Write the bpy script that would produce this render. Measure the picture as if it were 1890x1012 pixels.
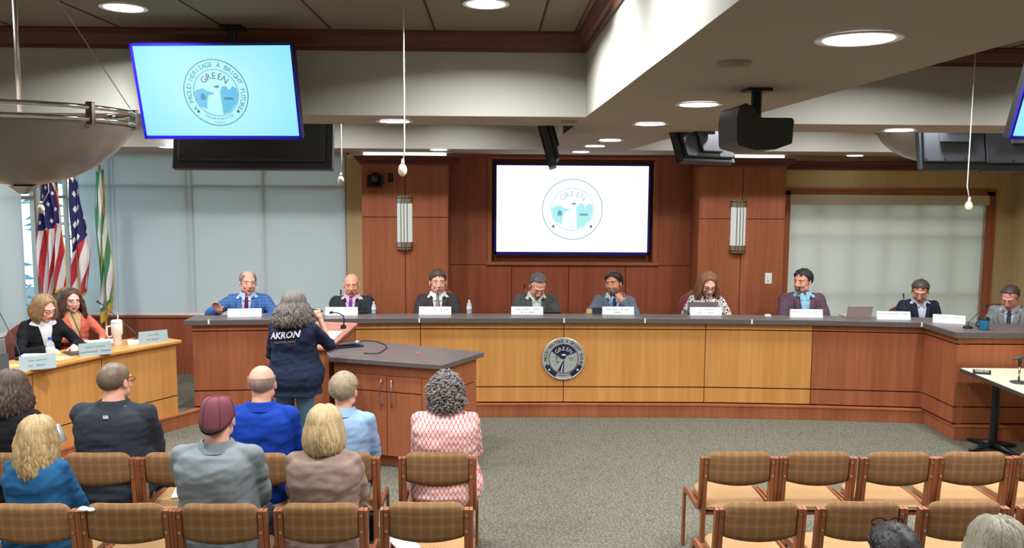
import bpy, bmesh, math, random
from mathutils import Vector, Matrix, noise
random.seed(7)
PI = math.pi
for _o in list(bpy.data.objects):
    bpy.data.objects.remove(_o)
SC = bpy.context.scene
COL = SC.collection

# ------------------------------------------------------------------ camera
CAM = Vector((0, 0, 2.44)); FPX = 1550.0
PITCH = math.radians(5.86); YAW = math.radians(1.33); ROLL = 0.006
_f = Vector((math.sin(YAW)*math.cos(PITCH), math.cos(YAW)*math.cos(PITCH), -math.sin(PITCH)))
_r = Vector((math.cos(YAW), -math.sin(YAW), 0)); _u = _r.cross(_f)
_r2 = math.cos(ROLL)*_r + math.sin(ROLL)*_u
_u2 = -math.sin(ROLL)*_r + math.cos(ROLL)*_u
cd = bpy.data.cameras.new('camera'); cam = bpy.data.objects.new('camera', cd); COL.objects.link(cam)
cd.sensor_width = 36; cd.lens = 36*FPX/1890; cd.clip_start = .05; cd.clip_end = 200
mw = Matrix((_r2, _u2, -_f)).transposed().to_4x4(); mw.translation = CAM
cam.matrix_world = mw
SC.camera = cam

def ray(px, py): return _f*FPX + _r2*(px-945) - _u2*(py-506)
def atY(px, py, y):
    d = ray(px, py); return CAM + d*(y/d.y)
def atZ(px, py, z):
    d = ray(px, py); return CAM + d*((z-CAM.z)/d.z)

# ------------------------------------------------------------------ world, exposure
SC.view_settings.view_transform = 'Standard'; SC.view_settings.look = 'None'
SC.view_settings.exposure = EXPOSURE = 0.0; SC.view_settings.gamma = 1.0
W = bpy.data.worlds.new('world'); SC.world = W; W.use_nodes = True
_bg = W.node_tree.nodes['Background']; _bg.inputs[0].default_value = (0.66, 0.80, 0.90, 1); _bg.inputs[1].default_value = 3.0
SC.cycles.max_bounces = 7; SC.cycles.diffuse_bounces = 4; SC.cycles.sample_clamp_indirect = 6.0
SC.cycles.transparent_max_bounces = 8

# ------------------------------------------------------------------ materials
def srgb(r, g, b):
    def c(v):
        v /= 255.0
        return v/12.92 if v <= .04045 else ((v+.055)/1.055)**2.4
    return (c(r), c(g), c(b), 1)
def nm(name):
    m = bpy.data.materials.new(name); m.use_nodes = True
    return m, m.node_tree, m.node_tree.nodes['Principled BSDF']
def mat(name, col, rough=.6, metal=0, spec=.4, bump=0, bscale=60, var=0, vscale=8, sheen=0):
    m, t, p = nm(name)
    p.inputs['Base Color'].default_value = col; p.inputs['Roughness'].default_value = rough
    p.inputs['Metallic'].default_value = metal; p.inputs['Specular IOR Level'].default_value = spec
    if sheen: p.inputs['Sheen Weight'].default_value = sheen
    if bump or var:
        tc = t.nodes.new('ShaderNodeTexCoord')
    if bump:
        n = t.nodes.new('ShaderNodeTexNoise'); n.inputs['Scale'].default_value = bscale; n.inputs['Detail'].default_value = 4
        b = t.nodes.new('ShaderNodeBump'); b.inputs['Strength'].default_value = bump; b.inputs['Distance'].default_value = .01
        t.links.new(tc.outputs['Object'], n.inputs['Vector']); t.links.new(n.outputs[0], b.inputs['Height']); t.links.new(b.outputs[0], p.inputs['Normal'])
    if var:
        n = t.nodes.new('ShaderNodeTexNoise'); n.inputs['Scale'].default_value = vscale; n.inputs['Detail'].default_value = 5
        r = t.nodes.new('ShaderNodeValToRGB'); c = Vector(col[:3])
        r.color_ramp.elements[0].color = (*(c*(1-var)), 1); r.color_ramp.elements[1].color = (*(c*(1+var)), 1)
        r.color_ramp.elements[0].position = .3; r.color_ramp.elements[1].position = .7
        t.links.new(tc.outputs['Object'], n.inputs['Vector']); t.links.new(n.outputs[0], r.inputs[0]); t.links.new(r.outputs[0], p.inputs['Base Color'])
    return m
def wood(name, dark, light, sc=(22, 22, 1.1), rough=.38, fine=1.0):
    m, t, p = nm(name)
    p.inputs['Roughness'].default_value = rough; p.inputs['Specular IOR Level'].default_value = .35
    tc = t.nodes.new('ShaderNodeTexCoord'); mp = t.nodes.new('ShaderNodeMapping'); mp.inputs['Scale'].default_value = sc
    n = t.nodes.new('ShaderNodeTexNoise'); n.inputs['Scale'].default_value = 1.0; n.inputs['Detail'].default_value = 6; n.inputs['Roughness'].default_value = .65
    mp2 = t.nodes.new('ShaderNodeMapping'); mp2.inputs['Scale'].default_value = tuple(v*.16 for v in sc)
    n2 = t.nodes.new('ShaderNodeTexNoise'); n2.inputs['Scale'].default_value = 1.0; n2.inputs['Detail'].default_value = 3
    r = t.nodes.new('ShaderNodeValToRGB'); r.color_ramp.elements[0].color = dark; r.color_ramp.elements[1].color = light
    r.color_ramp.elements[0].position = .3; r.color_ramp.elements[1].position = .7
    mx = t.nodes.new('ShaderNodeMath'); mx.operation = 'MULTIPLY_ADD'; mx.inputs[1].default_value = .55
    ml = t.nodes.new('ShaderNodeMath'); ml.operation = 'MULTIPLY'; ml.inputs[1].default_value = .45
    t.links.new(tc.outputs['Object'], mp.inputs[0]); t.links.new(mp.outputs[0], n.inputs['Vector'])
    t.links.new(tc.outputs['Object'], mp2.inputs[0]); t.links.new(mp2.outputs[0], n2.inputs['Vector'])
    t.links.new(n2.outputs[0], ml.inputs[0]); t.links.new(n.outputs[0], mx.inputs[0]); t.links.new(ml.outputs[0], mx.inputs[2])
    t.links.new(mx.outputs[0], r.inputs[0]); t.links.new(r.outputs[0], p.inputs['Base Color'])
    return m
def emit(name, col, s, rad=None):
    m, t, p = nm(name)
    p.inputs['Base Color'].default_value = (.02, .02, .02, 1)
    p.inputs['Emission Color'].default_value = col; p.inputs['Emission Strength'].default_value = s
    return m

CHERRY = wood('cherry_veneer', srgb(134, 74, 46), srgb(176, 105, 70))
CHERRYD = wood('dark_cherry_veneer', srgb(130, 66, 44), srgb(168, 94, 64))
CHERRYT = wood('cherry_trim', srgb(78, 40, 28), srgb(106, 58, 42), sc=(1.2, 20, 20))
OAK = wood('honey_oak_veneer', srgb(184, 122, 60), srgb(214, 154, 88))
CHAIRW = wood('chair_beech', srgb(112, 62, 36), srgb(150, 88, 54), sc=(30, 30, 3))
GROOVE = mat('dark_groove', srgb(52, 22, 14), .8)
STONE = mat('speckled_grey_laminate', srgb(96, 88, 86), .35, var=.25, vscale=90)
WALLW = mat('warm_white_paint', srgb(166, 163, 150), .85)
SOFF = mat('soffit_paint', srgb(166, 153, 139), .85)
CEILT = mat('tan_ceiling_tile', srgb(122, 109, 90), .9, var=.05, vscale=40)
TAN = wood('tan_wallcovering', srgb(190, 164, 116), srgb(206, 182, 134), sc=(60, 60, 3), rough=.85)
BLACK = mat('black_plastic', srgb(24, 24, 26), .4)
DGREY = mat('dark_grey_plastic', srgb(56, 58, 62), .45)
SILVER = mat('brushed_nickel', srgb(190, 184, 176), .28, 1)
CHROME = mat('chrome', srgb(215, 215, 215), .12, 1)
WHITE = mat('white_plastic', srgb(228, 226, 220), .5)
PAPER = mat('white_paper', srgb(232, 232, 230), .8)
BURG = mat('burgundy_fabric', srgb(128, 66, 58), .8, bump=.1, bscale=200)
LAMP = emit('lamp_glow', (.86, .92, 1, 1), 9)
TUBE = emit('tube_glow', (.9, 1, .98, 1), 5)

def carpet_mat():
    m, t, p = nm('patterned_carpet'); p.inputs['Roughness'].default_value = .95; p.inputs['Specular IOR Level'].default_value = .1
    tc = t.nodes.new('ShaderNodeTexCoord')
    v = t.nodes.new('ShaderNodeTexVoronoi'); v.feature = 'DISTANCE_TO_EDGE'; v.inputs['Scale'].default_value = 32
    n = t.nodes.new('ShaderNodeTexNoise'); n.inputs['Scale'].default_value = 60; n.inputs['Detail'].default_value = 4
    ds = t.nodes.new('ShaderNodeMixRGB'); ds.blend_type = 'ADD'; ds.inputs[0].default_value = .03
    t.links.new(tc.outputs['Object'], n.inputs['Vector']); t.links.new(tc.outputs['Object'], ds.inputs[1]); t.links.new(n.outputs['Color'], ds.inputs[2])
    t.links.new(ds.outputs[0], v.inputs['Vector'])
    r = t.nodes.new('ShaderNodeValToRGB'); r.color_ramp.elements[0].color = srgb(90, 86, 74); r.color_ramp.elements[1].color = srgb(117, 114, 98)
    r.color_ramp.elements[0].position = .02; r.color_ramp.elements[1].position = .22
    r2 = t.nodes.new('ShaderNodeValToRGB'); r2.color_ramp.elements[0].color = (.82, .82, .82, 1); r2.color_ramp.elements[1].color = (1.12, 1.12, 1.12, 1)
    r2.color_ramp.elements[0].position = .35; r2.color_ramp.elements[1].position = .65
    mx = t.nodes.new('ShaderNodeMixRGB'); mx.blend_type = 'MULTIPLY'; mx.inputs[0].default_value = 1
    t.links.new(v.outputs['Distance'], r.inputs[0]); t.links.new(n.outputs[0], r2.inputs[0])
    t.links.new(r.outputs[0], mx.inputs[1]); t.links.new(r2.outputs[0], mx.inputs[2]); t.links.new(mx.outputs[0], p.inputs['Base Color'])
    b = t.nodes.new('ShaderNodeBump'); b.inputs['Strength'].default_value = .4; b.inputs['Distance'].default_value = .01
    t.links.new(n.outputs[0], b.inputs['Height']); t.links.new(b.outputs[0], p.inputs['Normal'])
    return m
CARPET = carpet_mat()
def plaid_mat(name, base, line, sc=.055, lw=.12, amt=.5):
    m, t, p = nm(name); p.inputs['Roughness'].default_value = .9; p.inputs['Specular IOR Level'].default_value = .15
    tc = t.nodes.new('ShaderNodeTexCoord'); sp = t.nodes.new('ShaderNodeSeparateXYZ'); t.links.new(tc.outputs['Object'], sp.inputs[0])
    outs = []
    for ax in (0, 2):
        a = t.nodes.new('ShaderNodeMath'); a.operation = 'MULTIPLY'; a.inputs[1].default_value = PI/sc
        s = t.nodes.new('ShaderNodeMath'); s.operation = 'SINE'
        q = t.nodes.new('ShaderNodeMath'); q.operation = 'POWER'; q.inputs[1].default_value = 2
        w = t.nodes.new('ShaderNodeMapRange'); w.inputs[1].default_value = .55; w.inputs[2].default_value = 1
        t.links.new(sp.outputs[ax], a.inputs[0]); t.links.new(a.outputs[0], s.inputs[0])
        ab = t.nodes.new('ShaderNodeMath'); ab.operation = 'ABSOLUTE'; t.links.new(s.outputs[0], ab.inputs[0]); t.links.new(ab.outputs[0], q.inputs[0])
        t.links.new(q.outputs[0], w.inputs[0]); outs.append(w)
    ad = t.nodes.new('ShaderNodeMath'); ad.operation = 'ADD'; t.links.new(outs[0].outputs[0], ad.inputs[0]); t.links.new(outs[1].outputs[0], ad.inputs[1])
    mu = t.nodes.new('ShaderNodeMath'); mu.operation = 'MULTIPLY'; mu.inputs[1].default_value = amt; t.links.new(ad.outputs[0], mu.inputs[0])
    n = t.nodes.new('ShaderNodeTexNoise'); n.inputs['Scale'].default_value = 350; n.inputs['Detail'].default_value = 2; t.links.new(tc.outputs['Object'], n.inputs['Vector'])
    r = t.nodes.new('ShaderNodeValToRGB'); r.color_ramp.elements[0].color = (.75, .75, .75, 1); r.color_ramp.elements[1].color = (1.2, 1.2, 1.2, 1)
    r.color_ramp.elements[0].position = .35; r.color_ramp.elements[1].position = .65; t.links.new(n.outputs[0], r.inputs[0])
    mx = t.nodes.new('ShaderNodeMixRGB'); mx.inputs[1].default_value = base; mx.inputs[2].default_value = line; t.links.new(mu.outputs[0], mx.inputs[0])
    m2 = t.nodes.new('ShaderNodeMixRGB'); m2.blend_type = 'MULTIPLY'; m2.inputs[0].default_value = 1
    t.links.new(mx.outputs[0], m2.inputs[1]); t.links.new(r.outputs[0], m2.inputs[2]); t.links.new(m2.outputs[0], p.inputs['Base Color'])
    return m
PLAID = plaid_mat('brown_plaid_upholstery', srgb(126, 92, 60), srgb(146, 112, 76))
BEIGE = plaid_mat('beige_seat_upholstery', srgb(156, 121, 82), srgb(170, 136, 94), sc=.02, amt=.35)

def glass_mat():
    m = bpy.data.materials.new('window_glass'); m.use_nodes = True; t = m.node_tree; t.nodes.clear()
    o = t.nodes.new('ShaderNodeOutputMaterial'); mx = t.nodes.new('ShaderNodeMixShader'); mx.inputs[0].default_value = .06
    a = t.nodes.new('ShaderNodeBsdfTransparent'); a.inputs[0].default_value = (.86, .95, 1, 1); g = t.nodes.new('ShaderNodeBsdfGlossy'); g.inputs['Roughness'].default_value = .02
    t.links.new(a.outputs[0], mx.inputs[1]); t.links.new(g.outputs[0], mx.inputs[2]); t.links.new(mx.outputs[0], o.inputs[0])
    return m
GLASS = glass_mat()
def clear_mat(name, col, k=.25):
    m = bpy.data.materials.new(name); m.use_nodes = True; t = m.node_tree; p = t.nodes['Principled BSDF']; o = t.nodes['Material Output']
    p.inputs['Base Color'].default_value = col; p.inputs['Roughness'].default_value = .08
    a = t.nodes.new('ShaderNodeBsdfTransparent'); mx = t.nodes.new('ShaderNodeMixShader'); mx.inputs[0].default_value = k
    t.links.new(a.outputs[0], mx.inputs[1]); t.links.new(p.outputs[0], mx.inputs[2]); t.links.new(mx.outputs[0], o.inputs[0])
    return m
CLEAR = clear_mat('clear_bottle_plastic', srgb(225, 235, 240), .4)
def shade_mat(name, dif, tra):
    m = bpy.data.materials.new(name); m.use_nodes = True; t = m.node_tree; t.nodes.clear()
    o = t.nodes.new('ShaderNodeOutputMaterial'); mx = t.nodes.new('ShaderNodeAddShader')
    a = t.nodes.new('ShaderNodeBsdfDiffuse'); a.inputs[0].default_value = dif; g = t.nodes.new('ShaderNodeBsdfTranslucent'); g.inputs[0].default_value = tra
    t.links.new(a.outputs[0], mx.inputs[0]); t.links.new(g.outputs[0], mx.inputs[1]); t.links.new(mx.outputs[0], o.inputs[0])
    return m
SHADE = shade_mat('grey_blue_roller_fabric', (.42, .45, .45, 1), (.30, .295, .27, 1))
SHADEW = shade_mat('pale_roller_fabric', (.50, .51, .48, 1), (.36, .34, .29, 1))

# ------------------------------------------------------------------ mesh builder
class MB:
    def __init__(s): s.v = []; s.f = []; s.m = []; s.cm = 0
    def add(s, vs, fs, M=None):
        o = len(s.v)
        s.v += [tuple(M @ Vector(v)) if M is not None else tuple(v) for v in vs]
        s.f += [tuple(i+o for i in f) for f in fs]; s.m += [s.cm]*len(fs)
        return s
    def box(s, c, d, M=None, rz=0):
        x, y, z = [q/2 for q in d]; R = Matrix.Rotation(rz, 3, 'Z'); c = Vector(c)
        vs = [c+R@Vector((a*x, b*y, e*z)) for a in (-1, 1) for b in (-1, 1) for e in (-1, 1)]
        return s.add(vs, [(0, 1, 3, 2), (4, 6, 7, 5), (0, 4, 5, 1), (2, 3, 7, 6), (0, 2, 6, 4), (1, 5, 7, 3)], M)
    def bb(s, x0, x1, y0, y1, z0, z1): return s.box(((x0+x1)/2, (y0+y1)/2, (z0+z1)/2), (abs(x1-x0), abs(y1-y0), abs(z1-z0)))
    def prism(s, poly, z0, z1, M=None):
        n = len(poly)
        a = sum(poly[i][0]*poly[(i+1) % n][1]-poly[(i+1) % n][0]*poly[i][1] for i in range(n))
        if a < 0: poly = poly[::-1]
        vs = [(x, y, z0) for x, y in poly]+[(x, y, z1) for x, y in poly]
        fs = [tuple(range(n))[::-1], tuple(range(n, 2*n))]+[(i, (i+1) % n, n+(i+1) % n, n+i) for i in range(n)]
        return s.add(vs, fs, M)
    def sweep(s, prof, path, closed=False):
        """profile (offset to the right of travel, z) swept along an xy path with mitred corners"""
        n = len(path); k = len(prof); vs = []
        for i, p in enumerate(path):
            p = Vector(p)
            def dr(a, b): return (Vector(b)-Vector(a)).normalized()
            d0 = dr(path[i-1], path[i]) if (i > 0 or closed) else dr(path[0], path[1])
            d1 = dr(path[i], path[(i+1) % n]) if (i < n-1 or closed) else d0
            n0 = Vector((d0.y, -d0.x)); n1 = Vector((d1.y, -d1.x)); b = (n0+n1)
            b = b/(max(.2, b.dot(n0))) if b.length > 1e-6 else n0
            for o, z in prof: q = p+b*o; vs.append((q.x, q.y, z))
        fs = []
        for i in range(n if closed else n-1):
            j = (i+1) % n
            for a in range(k):
                b = (a+1) % k; fs.append((i*k+a, i*k+b, j*k+b, j*k+a))
        if not closed: fs += [tuple(range(k))[::-1], tuple((n-1)*k+a for a in range(k))]
        return s.add(vs, fs)
    def rings(s, rings, cap=True, M=None):
        """list of rings (lists of points, same length)"""
        k = len(rings[0]); vs = [p for r in rings for p in r]; fs = []
        for i in range(len(rings)-1):
            for a in range(k): b = (a+1) % k; fs.append((i*k+a, i*k+b, (i+1)*k+b, (i+1)*k+a))
        if cap: fs += [tuple(range(k))[::-1], tuple((len(rings)-1)*k+a for a in range(k))]
        return s.add(vs, fs, M)
    def lathe(s, prof, c=(0, 0, 0), n=24, M=None):
        c = Vector(c)
        return s.rings([[c+Vector((r*math.cos(2*PI*a/n), r*math.sin(2*PI*a/n), z)) for a in range(n)] for r, z in prof], True, M)
    def cyl(s, p0, p1, r0, r1=None, n=12, M=None):
        return s.tube([p0, p1], [r0, r0 if r1 is None else r1], n, M)
    def tube(s, path, rad, n=8, M=None, flat=None):
        path = [Vector(p) for p in path]; rs = rad if isinstance(rad, (list, tuple)) else [rad]*len(path); out = []; up = None
        for i, p in enumerate(path):
            d = (path[min(i+1, len(path)-1)]-path[max(i-1, 0)]).normalized()
            if up is None: up = Vector((0, 0, 1)) if abs(d.z) < .9 else Vector((0, 1, 0))
            x = d.cross(up)
            x = x.normalized() if x.length > 1e-5 else Vector((1, 0, 0))
            y = x.cross(d).normalized(); up = y
            fy = flat or 1
            out.append([p+(x*math.cos(2*PI*a/n)+y*fy*math.sin(2*PI*a/n))*rs[i] for a in range(n)])
        return s.rings(out, True, M)
    def capsule(s, p0, r0, p1, r1, n=12):
        p0, p1 = Vector(p0), Vector(p1); d = p1-p0; L = d.length; d = d/L if L > 1e-6 else Vector((0, 0, 1))
        pts = [(p0-d*r0*math.cos(t), r0*math.sin(t)+1e-4) for t in (.02, .5, 1.0, 1.45)]+[(p1+d*r1*math.cos(t), r1*math.sin(t)+1e-4) for t in (1.45, 1.0, .5, .02)]
        return s.tube2([q for q, _ in pts], [r for _, r in pts], d, n)
    def tube2(s, path, rs, d, n):
        up = Vector((0, 0, 1)) if abs(d.z) < .9 else Vector((0, 1, 0)); x = d.cross(up).normalized(); y = x.cross(d)
        return s.rings([[p+(x*math.cos(2*PI*a/n)+y*math.sin(2*PI*a/n))*r for a in range(n)] for p, r in zip(path, rs)])
    def ball(s, c, r, R=None, n=16, m=10):
        c = Vector(c); r = Vector((r, r, r)) if isinstance(r, (int, float)) else Vector(r); rg = []
        for j in range(m+1):
            t = PI*(j if 0 < j < m else (.02 if j == 0 else m-.02))/m
            row = []
            for a in range(n):
                q = Vector((r.x*math.sin(t)*math.cos(2*PI*a/n), r.y*math.sin(t)*math.sin(2*PI*a/n), -r.z*math.cos(t)))
                row.append(c+(R@q if R else q))
            rg.append(row)
        return s.rings(rg)
    def mesh(s, name, mats):
        me = bpy.data.meshes.new(name); me.from_pydata(s.v, [], s.f)
        for m in (mats if isinstance(mats, (list, tuple)) else [mats]): me.materials.append(m)
        me.polygons.foreach_set('material_index', s.m); me.update(); return me
    def build(s, name, mats, parent=None, smooth=False, bevel=0, seg=2):
        me = s.mesh(name, mats)
        o = bpy.data.objects.new(name, me); COL.objects.link(o)
        if parent is not None: o.parent = parent
        if smooth:
            me.polygons.foreach_set('use_smooth', [True]*len(me.polygons))
            if smooth == 'auto': me.set_sharp_from_angle(angle=math.radians(38))
        if bevel:
            b = o.modifiers.new('bevel', 'BEVEL'); b.width = bevel; b.segments = seg; b.limit_method = 'ANGLE'
            if not smooth:
                me.polygons.foreach_set('use_smooth', [True]*len(me.polygons)); b.harden_normals = True
        return o

def tag(o, label, cat, group=None, kind=None):
    o['label'] = label; o['category'] = cat
    if group: o['group'] = group
    if kind: o['kind'] = kind
    return o
def thing(name, label, cat, loc=(0, 0, 0), rz=0, group=None):
    o = bpy.data.objects.new(name, None); COL.objects.link(o); o.location = loc; o.rotation_euler = (0, 0, rz); o.empty_display_size = .1
    return tag(o, label, cat, group)
def struct(name, mb, m, parent=None, **k):
    o = mb.build(name, m, parent, **k)
    if parent is None: o['kind'] = 'structure'
    return o
def dup(root, loc, rz, label=None, group=None, scale=None):
    def cp(o, par):
        c = o.copy(); COL.objects.link(c)
        if par is not None: c.parent = par
        for ch in [q for q in kids.get(o, [])]: cp(ch, c)
        return c
    kids = {}
    for q in bpy.data.objects:
        if q.parent: kids.setdefault(q.parent, []).append(q)
    r = cp(root, None); r.location = loc; r.rotation_euler = (0, 0, rz)
    if scale: r.scale = scale
    if label: r['label'] = label
    if group: r['group'] = group
    return r
def textmesh(s, size, extrude=.0008, align='CENTER', off_=0):
    cu = bpy.data.curves.new('t', 'FONT'); cu.body = s; cu.size = size; cu.extrude = extrude; cu.align_x = align; cu.align_y = 'CENTER'; cu.resolution_u = 2; cu.offset = off_
    o = bpy.data.objects.new('t', cu); COL.objects.link(o); dg = bpy.context.evaluated_depsgraph_get(); dg.update()
    me = bpy.data.meshes.new_from_object(o.evaluated_get(dg)); bpy.data.objects.remove(o); bpy.data.curves.remove(cu)
    vs = [tuple(v.co) for v in me.vertices]; fs = [tuple(p.vertices) for p in me.polygons]; bpy.data.meshes.remove(me)
    return vs, fs

# lights of the room, some unseen and added (fixtures are built further down)
def disk_light(loc, r, power, col=(.93, .96, 1), aim=None, spread=PI*.85):
    l = bpy.data.lights.new('lamp_light', 'AREA'); l.shape = 'DISK'; l.size = 2*r; l.energy = power; l.color = col; l.spread = spread
    o = bpy.data.objects.new('lamp_light', l); COL.objects.link(o); o.location = loc
    if aim is not None: o.rotation_euler = (Vector(aim)-Vector(loc)).to_track_quat('-Z', 'Y').to_euler()
    return o
ZS, ZC = 2.85, 3.31            # soffit underside, raised ceiling
CAN_S = [(1585, 65), (1290, 189), (1200, 226), (1126, 257), (1098, 268), (1072, 279), (728, 221), (1660, 238), (312, 270), (810, 275), (1578, 286)]
CANS = [(atZ(px, py, ZS), ZS) for px, py in CAN_S]+[(atZ(px, py, ZC), ZC) for px, py in [(228, 12), (897, 5)]]
CANS += [(Vector((x, y, ZC)), ZC) for x, y in [(-2.0, 2.6), (.24, 3.5), (.24, 2.5), (-4.0, 4.3), (-4.0, 2.2), (3.2, 3.2), (4.9, 3.2), (2.2, 4.35), (3.7, 4.35), (3.2, 1.2), (-2, .4), (-.04, .4), (-2, -2), (.0, -2), (3.2, -1.5), (4.9, -1.5)]]  # unseen cans above and behind the camera; right-coffer pair added to brighten its crossbeam
CANS += [(Vector((x, y, ZC)), ZC) for x, y in [(-4.2, 8.2), (-2.8, 8.2), (-1.6, 8.2), (-.4, 8.2), (2.2, 8.2), (3.4, 8.2), (4.6, 8.2), (-3.9, 6.3), (-2.4, 6.3), (-.9, 6.3), (2.1, 6.5), (3.4, 6.5), (4.7, 6.5)]]  # unseen cans added to brighten the far soffit face and the dais faces
for p, z in CANS:
    disk_light(Vector((p.x, p.y, z-.012)), .085, 24 if abs(p.x-.24) < .01 else (26 if 8.1 < p.y < 8.3 else (85 if p.y > 8.9 else (30 if p.y < 1.5 else (38 if p.y < 3.4 else 46)))))
# ------------------------------------------------------------------ the setting
XL, XR, YB, YN = -5.08, 6.45, 10.3, -4.0
struct('floor', MB().bb(XL-.1, XR+.1, YN, 8.9, -.1, 0), CARPET)
plat = [(XL-.1, YB+.3), (-5.0, 5.6), (-4.12, 6.5), (-3.33, 8.10), (-3.04, 8.557), (-1.5, 8.74), (-.16, 8.78), (.765, 8.78), (2.277, 8.757), (3.416, 8.67), (4.547, 8.534), (4.545, 7.942), (5.2, 7.9), (XR+.1, 7.9), (XR+.1, YB+.3)]
struct('floor_platform', MB().prism([(x, y) for x, y in plat], .001, .13), CARPET)
fas = plat[2:-1]
struct('trim_1', MB().sweep([(.014, .002), (.014, .13), (-.05, .13), (-.05, .002)], [(x, y) for x, y in fas]), CHERRY)
struct('trim_2', MB().sweep([(.022, .13), (.022, .146), (-.05, .15), (-.05, .13)], [(x, y) for x, y in fas]), CHERRY)

# ceiling: raised coffers between dropped beams
c = MB()
c.bb(XL-.1, XR+.1, YN-.1, 9.6, ZC, ZC+.1)
struct('ceiling', c, CEILT)
c = MB(); c.bb(.53, 1.43, YN, 9.0, ZS, ZC)
struct('ceiling_beam', c, [WALLW])
c = MB(); c.bb(XL, .53, 4.87, 5.55, ZS, ZC)
struct('ceiling_beam', c, WALLW)
c = MB(); c.bb(1.43, XR, 5.25, 5.95, ZS, ZC)
struct('ceiling_beam', c, WALLW)
c = MB(); c.bb(XL, .53, 1.0, 1.4, ZS+.2, ZC)
struct('ceiling_beam', c, WALLW)
c = MB(); c.bb(XL, XR, 9.0, YB+.25, ZS, ZC)
struct('ceiling_soffit', c, WALLW)
# thin plaster undersides in the soffit colour
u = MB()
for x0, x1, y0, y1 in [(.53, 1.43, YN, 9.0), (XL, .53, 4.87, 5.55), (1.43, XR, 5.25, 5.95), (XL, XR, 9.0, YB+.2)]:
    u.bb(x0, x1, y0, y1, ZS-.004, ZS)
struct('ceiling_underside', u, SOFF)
# tile joints on the raised ceiling
j = MB()
for x in [-4.4, -3.8, -3.22, -2.64, -2.06, -1.48, -.9, -.325, .255]:
    j.bb(x-.005, x+.005, YN, 9.0, ZC-.003, ZC)
for x in [2.0, 2.58, 3.16, 3.74, 4.32, 4.9, 5.5, 6.1]:
    j.bb(x-.005, x+.005, YN, 9.0, ZC-.003, ZC)
struct('ceiling_joint', j, GROOVE)
# crown mouldings in the coffers
def crownprof(z0, z1, d):
    h = z1-z0
    return [(0, z0), (d*.25, z0), (d*.3, z0+h*.2), (d*.45, z0+h*.3), (d*.75, z0+h*.7), (d*.8, z0+h*.85), (d, z0+h*.9), (d, z1), (0, z1)]
def crown(name, path, z0, z1, d=.08, m=None):
    return struct(name, MB().sweep(crownprof(z0, z1, d), path), m or CHERRYT)
crown('trim_3', [(XL, 4.87), (.53, 4.87), (.53, 1.4)], 3.205, 3.31)
crown('trim_4', [(1.43, -3.9), (1.43, 5.25), (XR, 5.25)], 3.205, 3.31)
# side walls, rear wall
struct('wall_right', MB().bb(XR, XR+.12, YN, YB+.3, 0, ZC), TAN)
struct('wall_rear', MB().bb(XL, XR, YN-.12, YN, 0, ZC), TAN)
w = MB()
w.bb(XL-.12, XL, YN, 7.9, 0, ZC); w.bb(XL-.12, XL, 7.9, YB, 0, .84); w.bb(XL-.12, XL, 9.58, 9.98, .84, ZC); w.bb(XL-.12, XL, 7.9, YB, 2.9, ZC)
struct('wall_left', w, WALLW)
# back wall, left: long glazed opening under the soffit
w = MB(); w.bb(XL-.12, -1.76, YB, YB+.12, 0, .84); w.bb(XL-.12, -1.74, YB, YB+.12, 2.83, 3.0); w.bb(-1.78, -1.5, YB, YB+.12, 0, 3.0)
struct('wall_back', w, TAN)
struct('wall_back_wainscot', MB().bb(XL, -1.76, YB-.03, YB, .13, .83), CHERRYD)
struct('trim_5', MB().bb(XL, -1.76, YB-.05, YB+.02, .83, .86), CHERRYD, bevel=.006)
g = MB()
for x in (-4.62, -3.66, -2.74): g.bb(x-.004, x+.004, YB-.032, YB-.028, .13, .82)
struct('trim_6', g, GROOVE)
def window(name, p0, p1, z0, z1, nx, zb, out, bar=.05, fm=None, xs=None):
    """window in a vertical plane p0-p1; frame, bars and one pane"""
    p0, p1 = Vector((*p0, 0)), Vector((*p1, 0)); d = (p1-p0); L = d.length; d.normalize(); a = math.atan2(d.y, d.x)
    M = Matrix.Translation(p0)@Matrix.Rotation(a, 4, 'Z')
    f = MB()
    for x in [0, L]+(xs if xs is not None else [L*i/nx for i in range(1, nx)]): f.box((x, 0, (z0+z1)/2), (bar, .05, z1-z0), M)
    for z in [z0+bar/2, z1-bar/2]+list(zb): f.box((L/2, 0, z), (L, .048, bar), M)
    o = struct(name, f, fm or DGREY)
    struct('glass', MB().box((L/2, .0, (z0+z1)/2), (L, .006, z1-z0), M), GLASS, o)
    return o
FRAMEM = mat('bronze_window_frame', srgb(150, 140, 125), .6)
window('window_1', (XL+.02, YB+.066), (-1.80, YB+.066), .86, 2.83, 4, [2.44], 1, fm=FRAMEM, xs=[.42, 1.345, 2.27], bar=.036)
window('window_2', (XL-.08, 7.95), (XL-.08, 9.57), .86, 2.88, 2, [2.3], 1, bar=.04, fm=FRAMEM)
window('window_3', (XL-.08, 9.99), (XL-.08, YB), .86, 2.88, 1, [2.3], 1, bar=.03, fm=FRAMEM)
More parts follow.
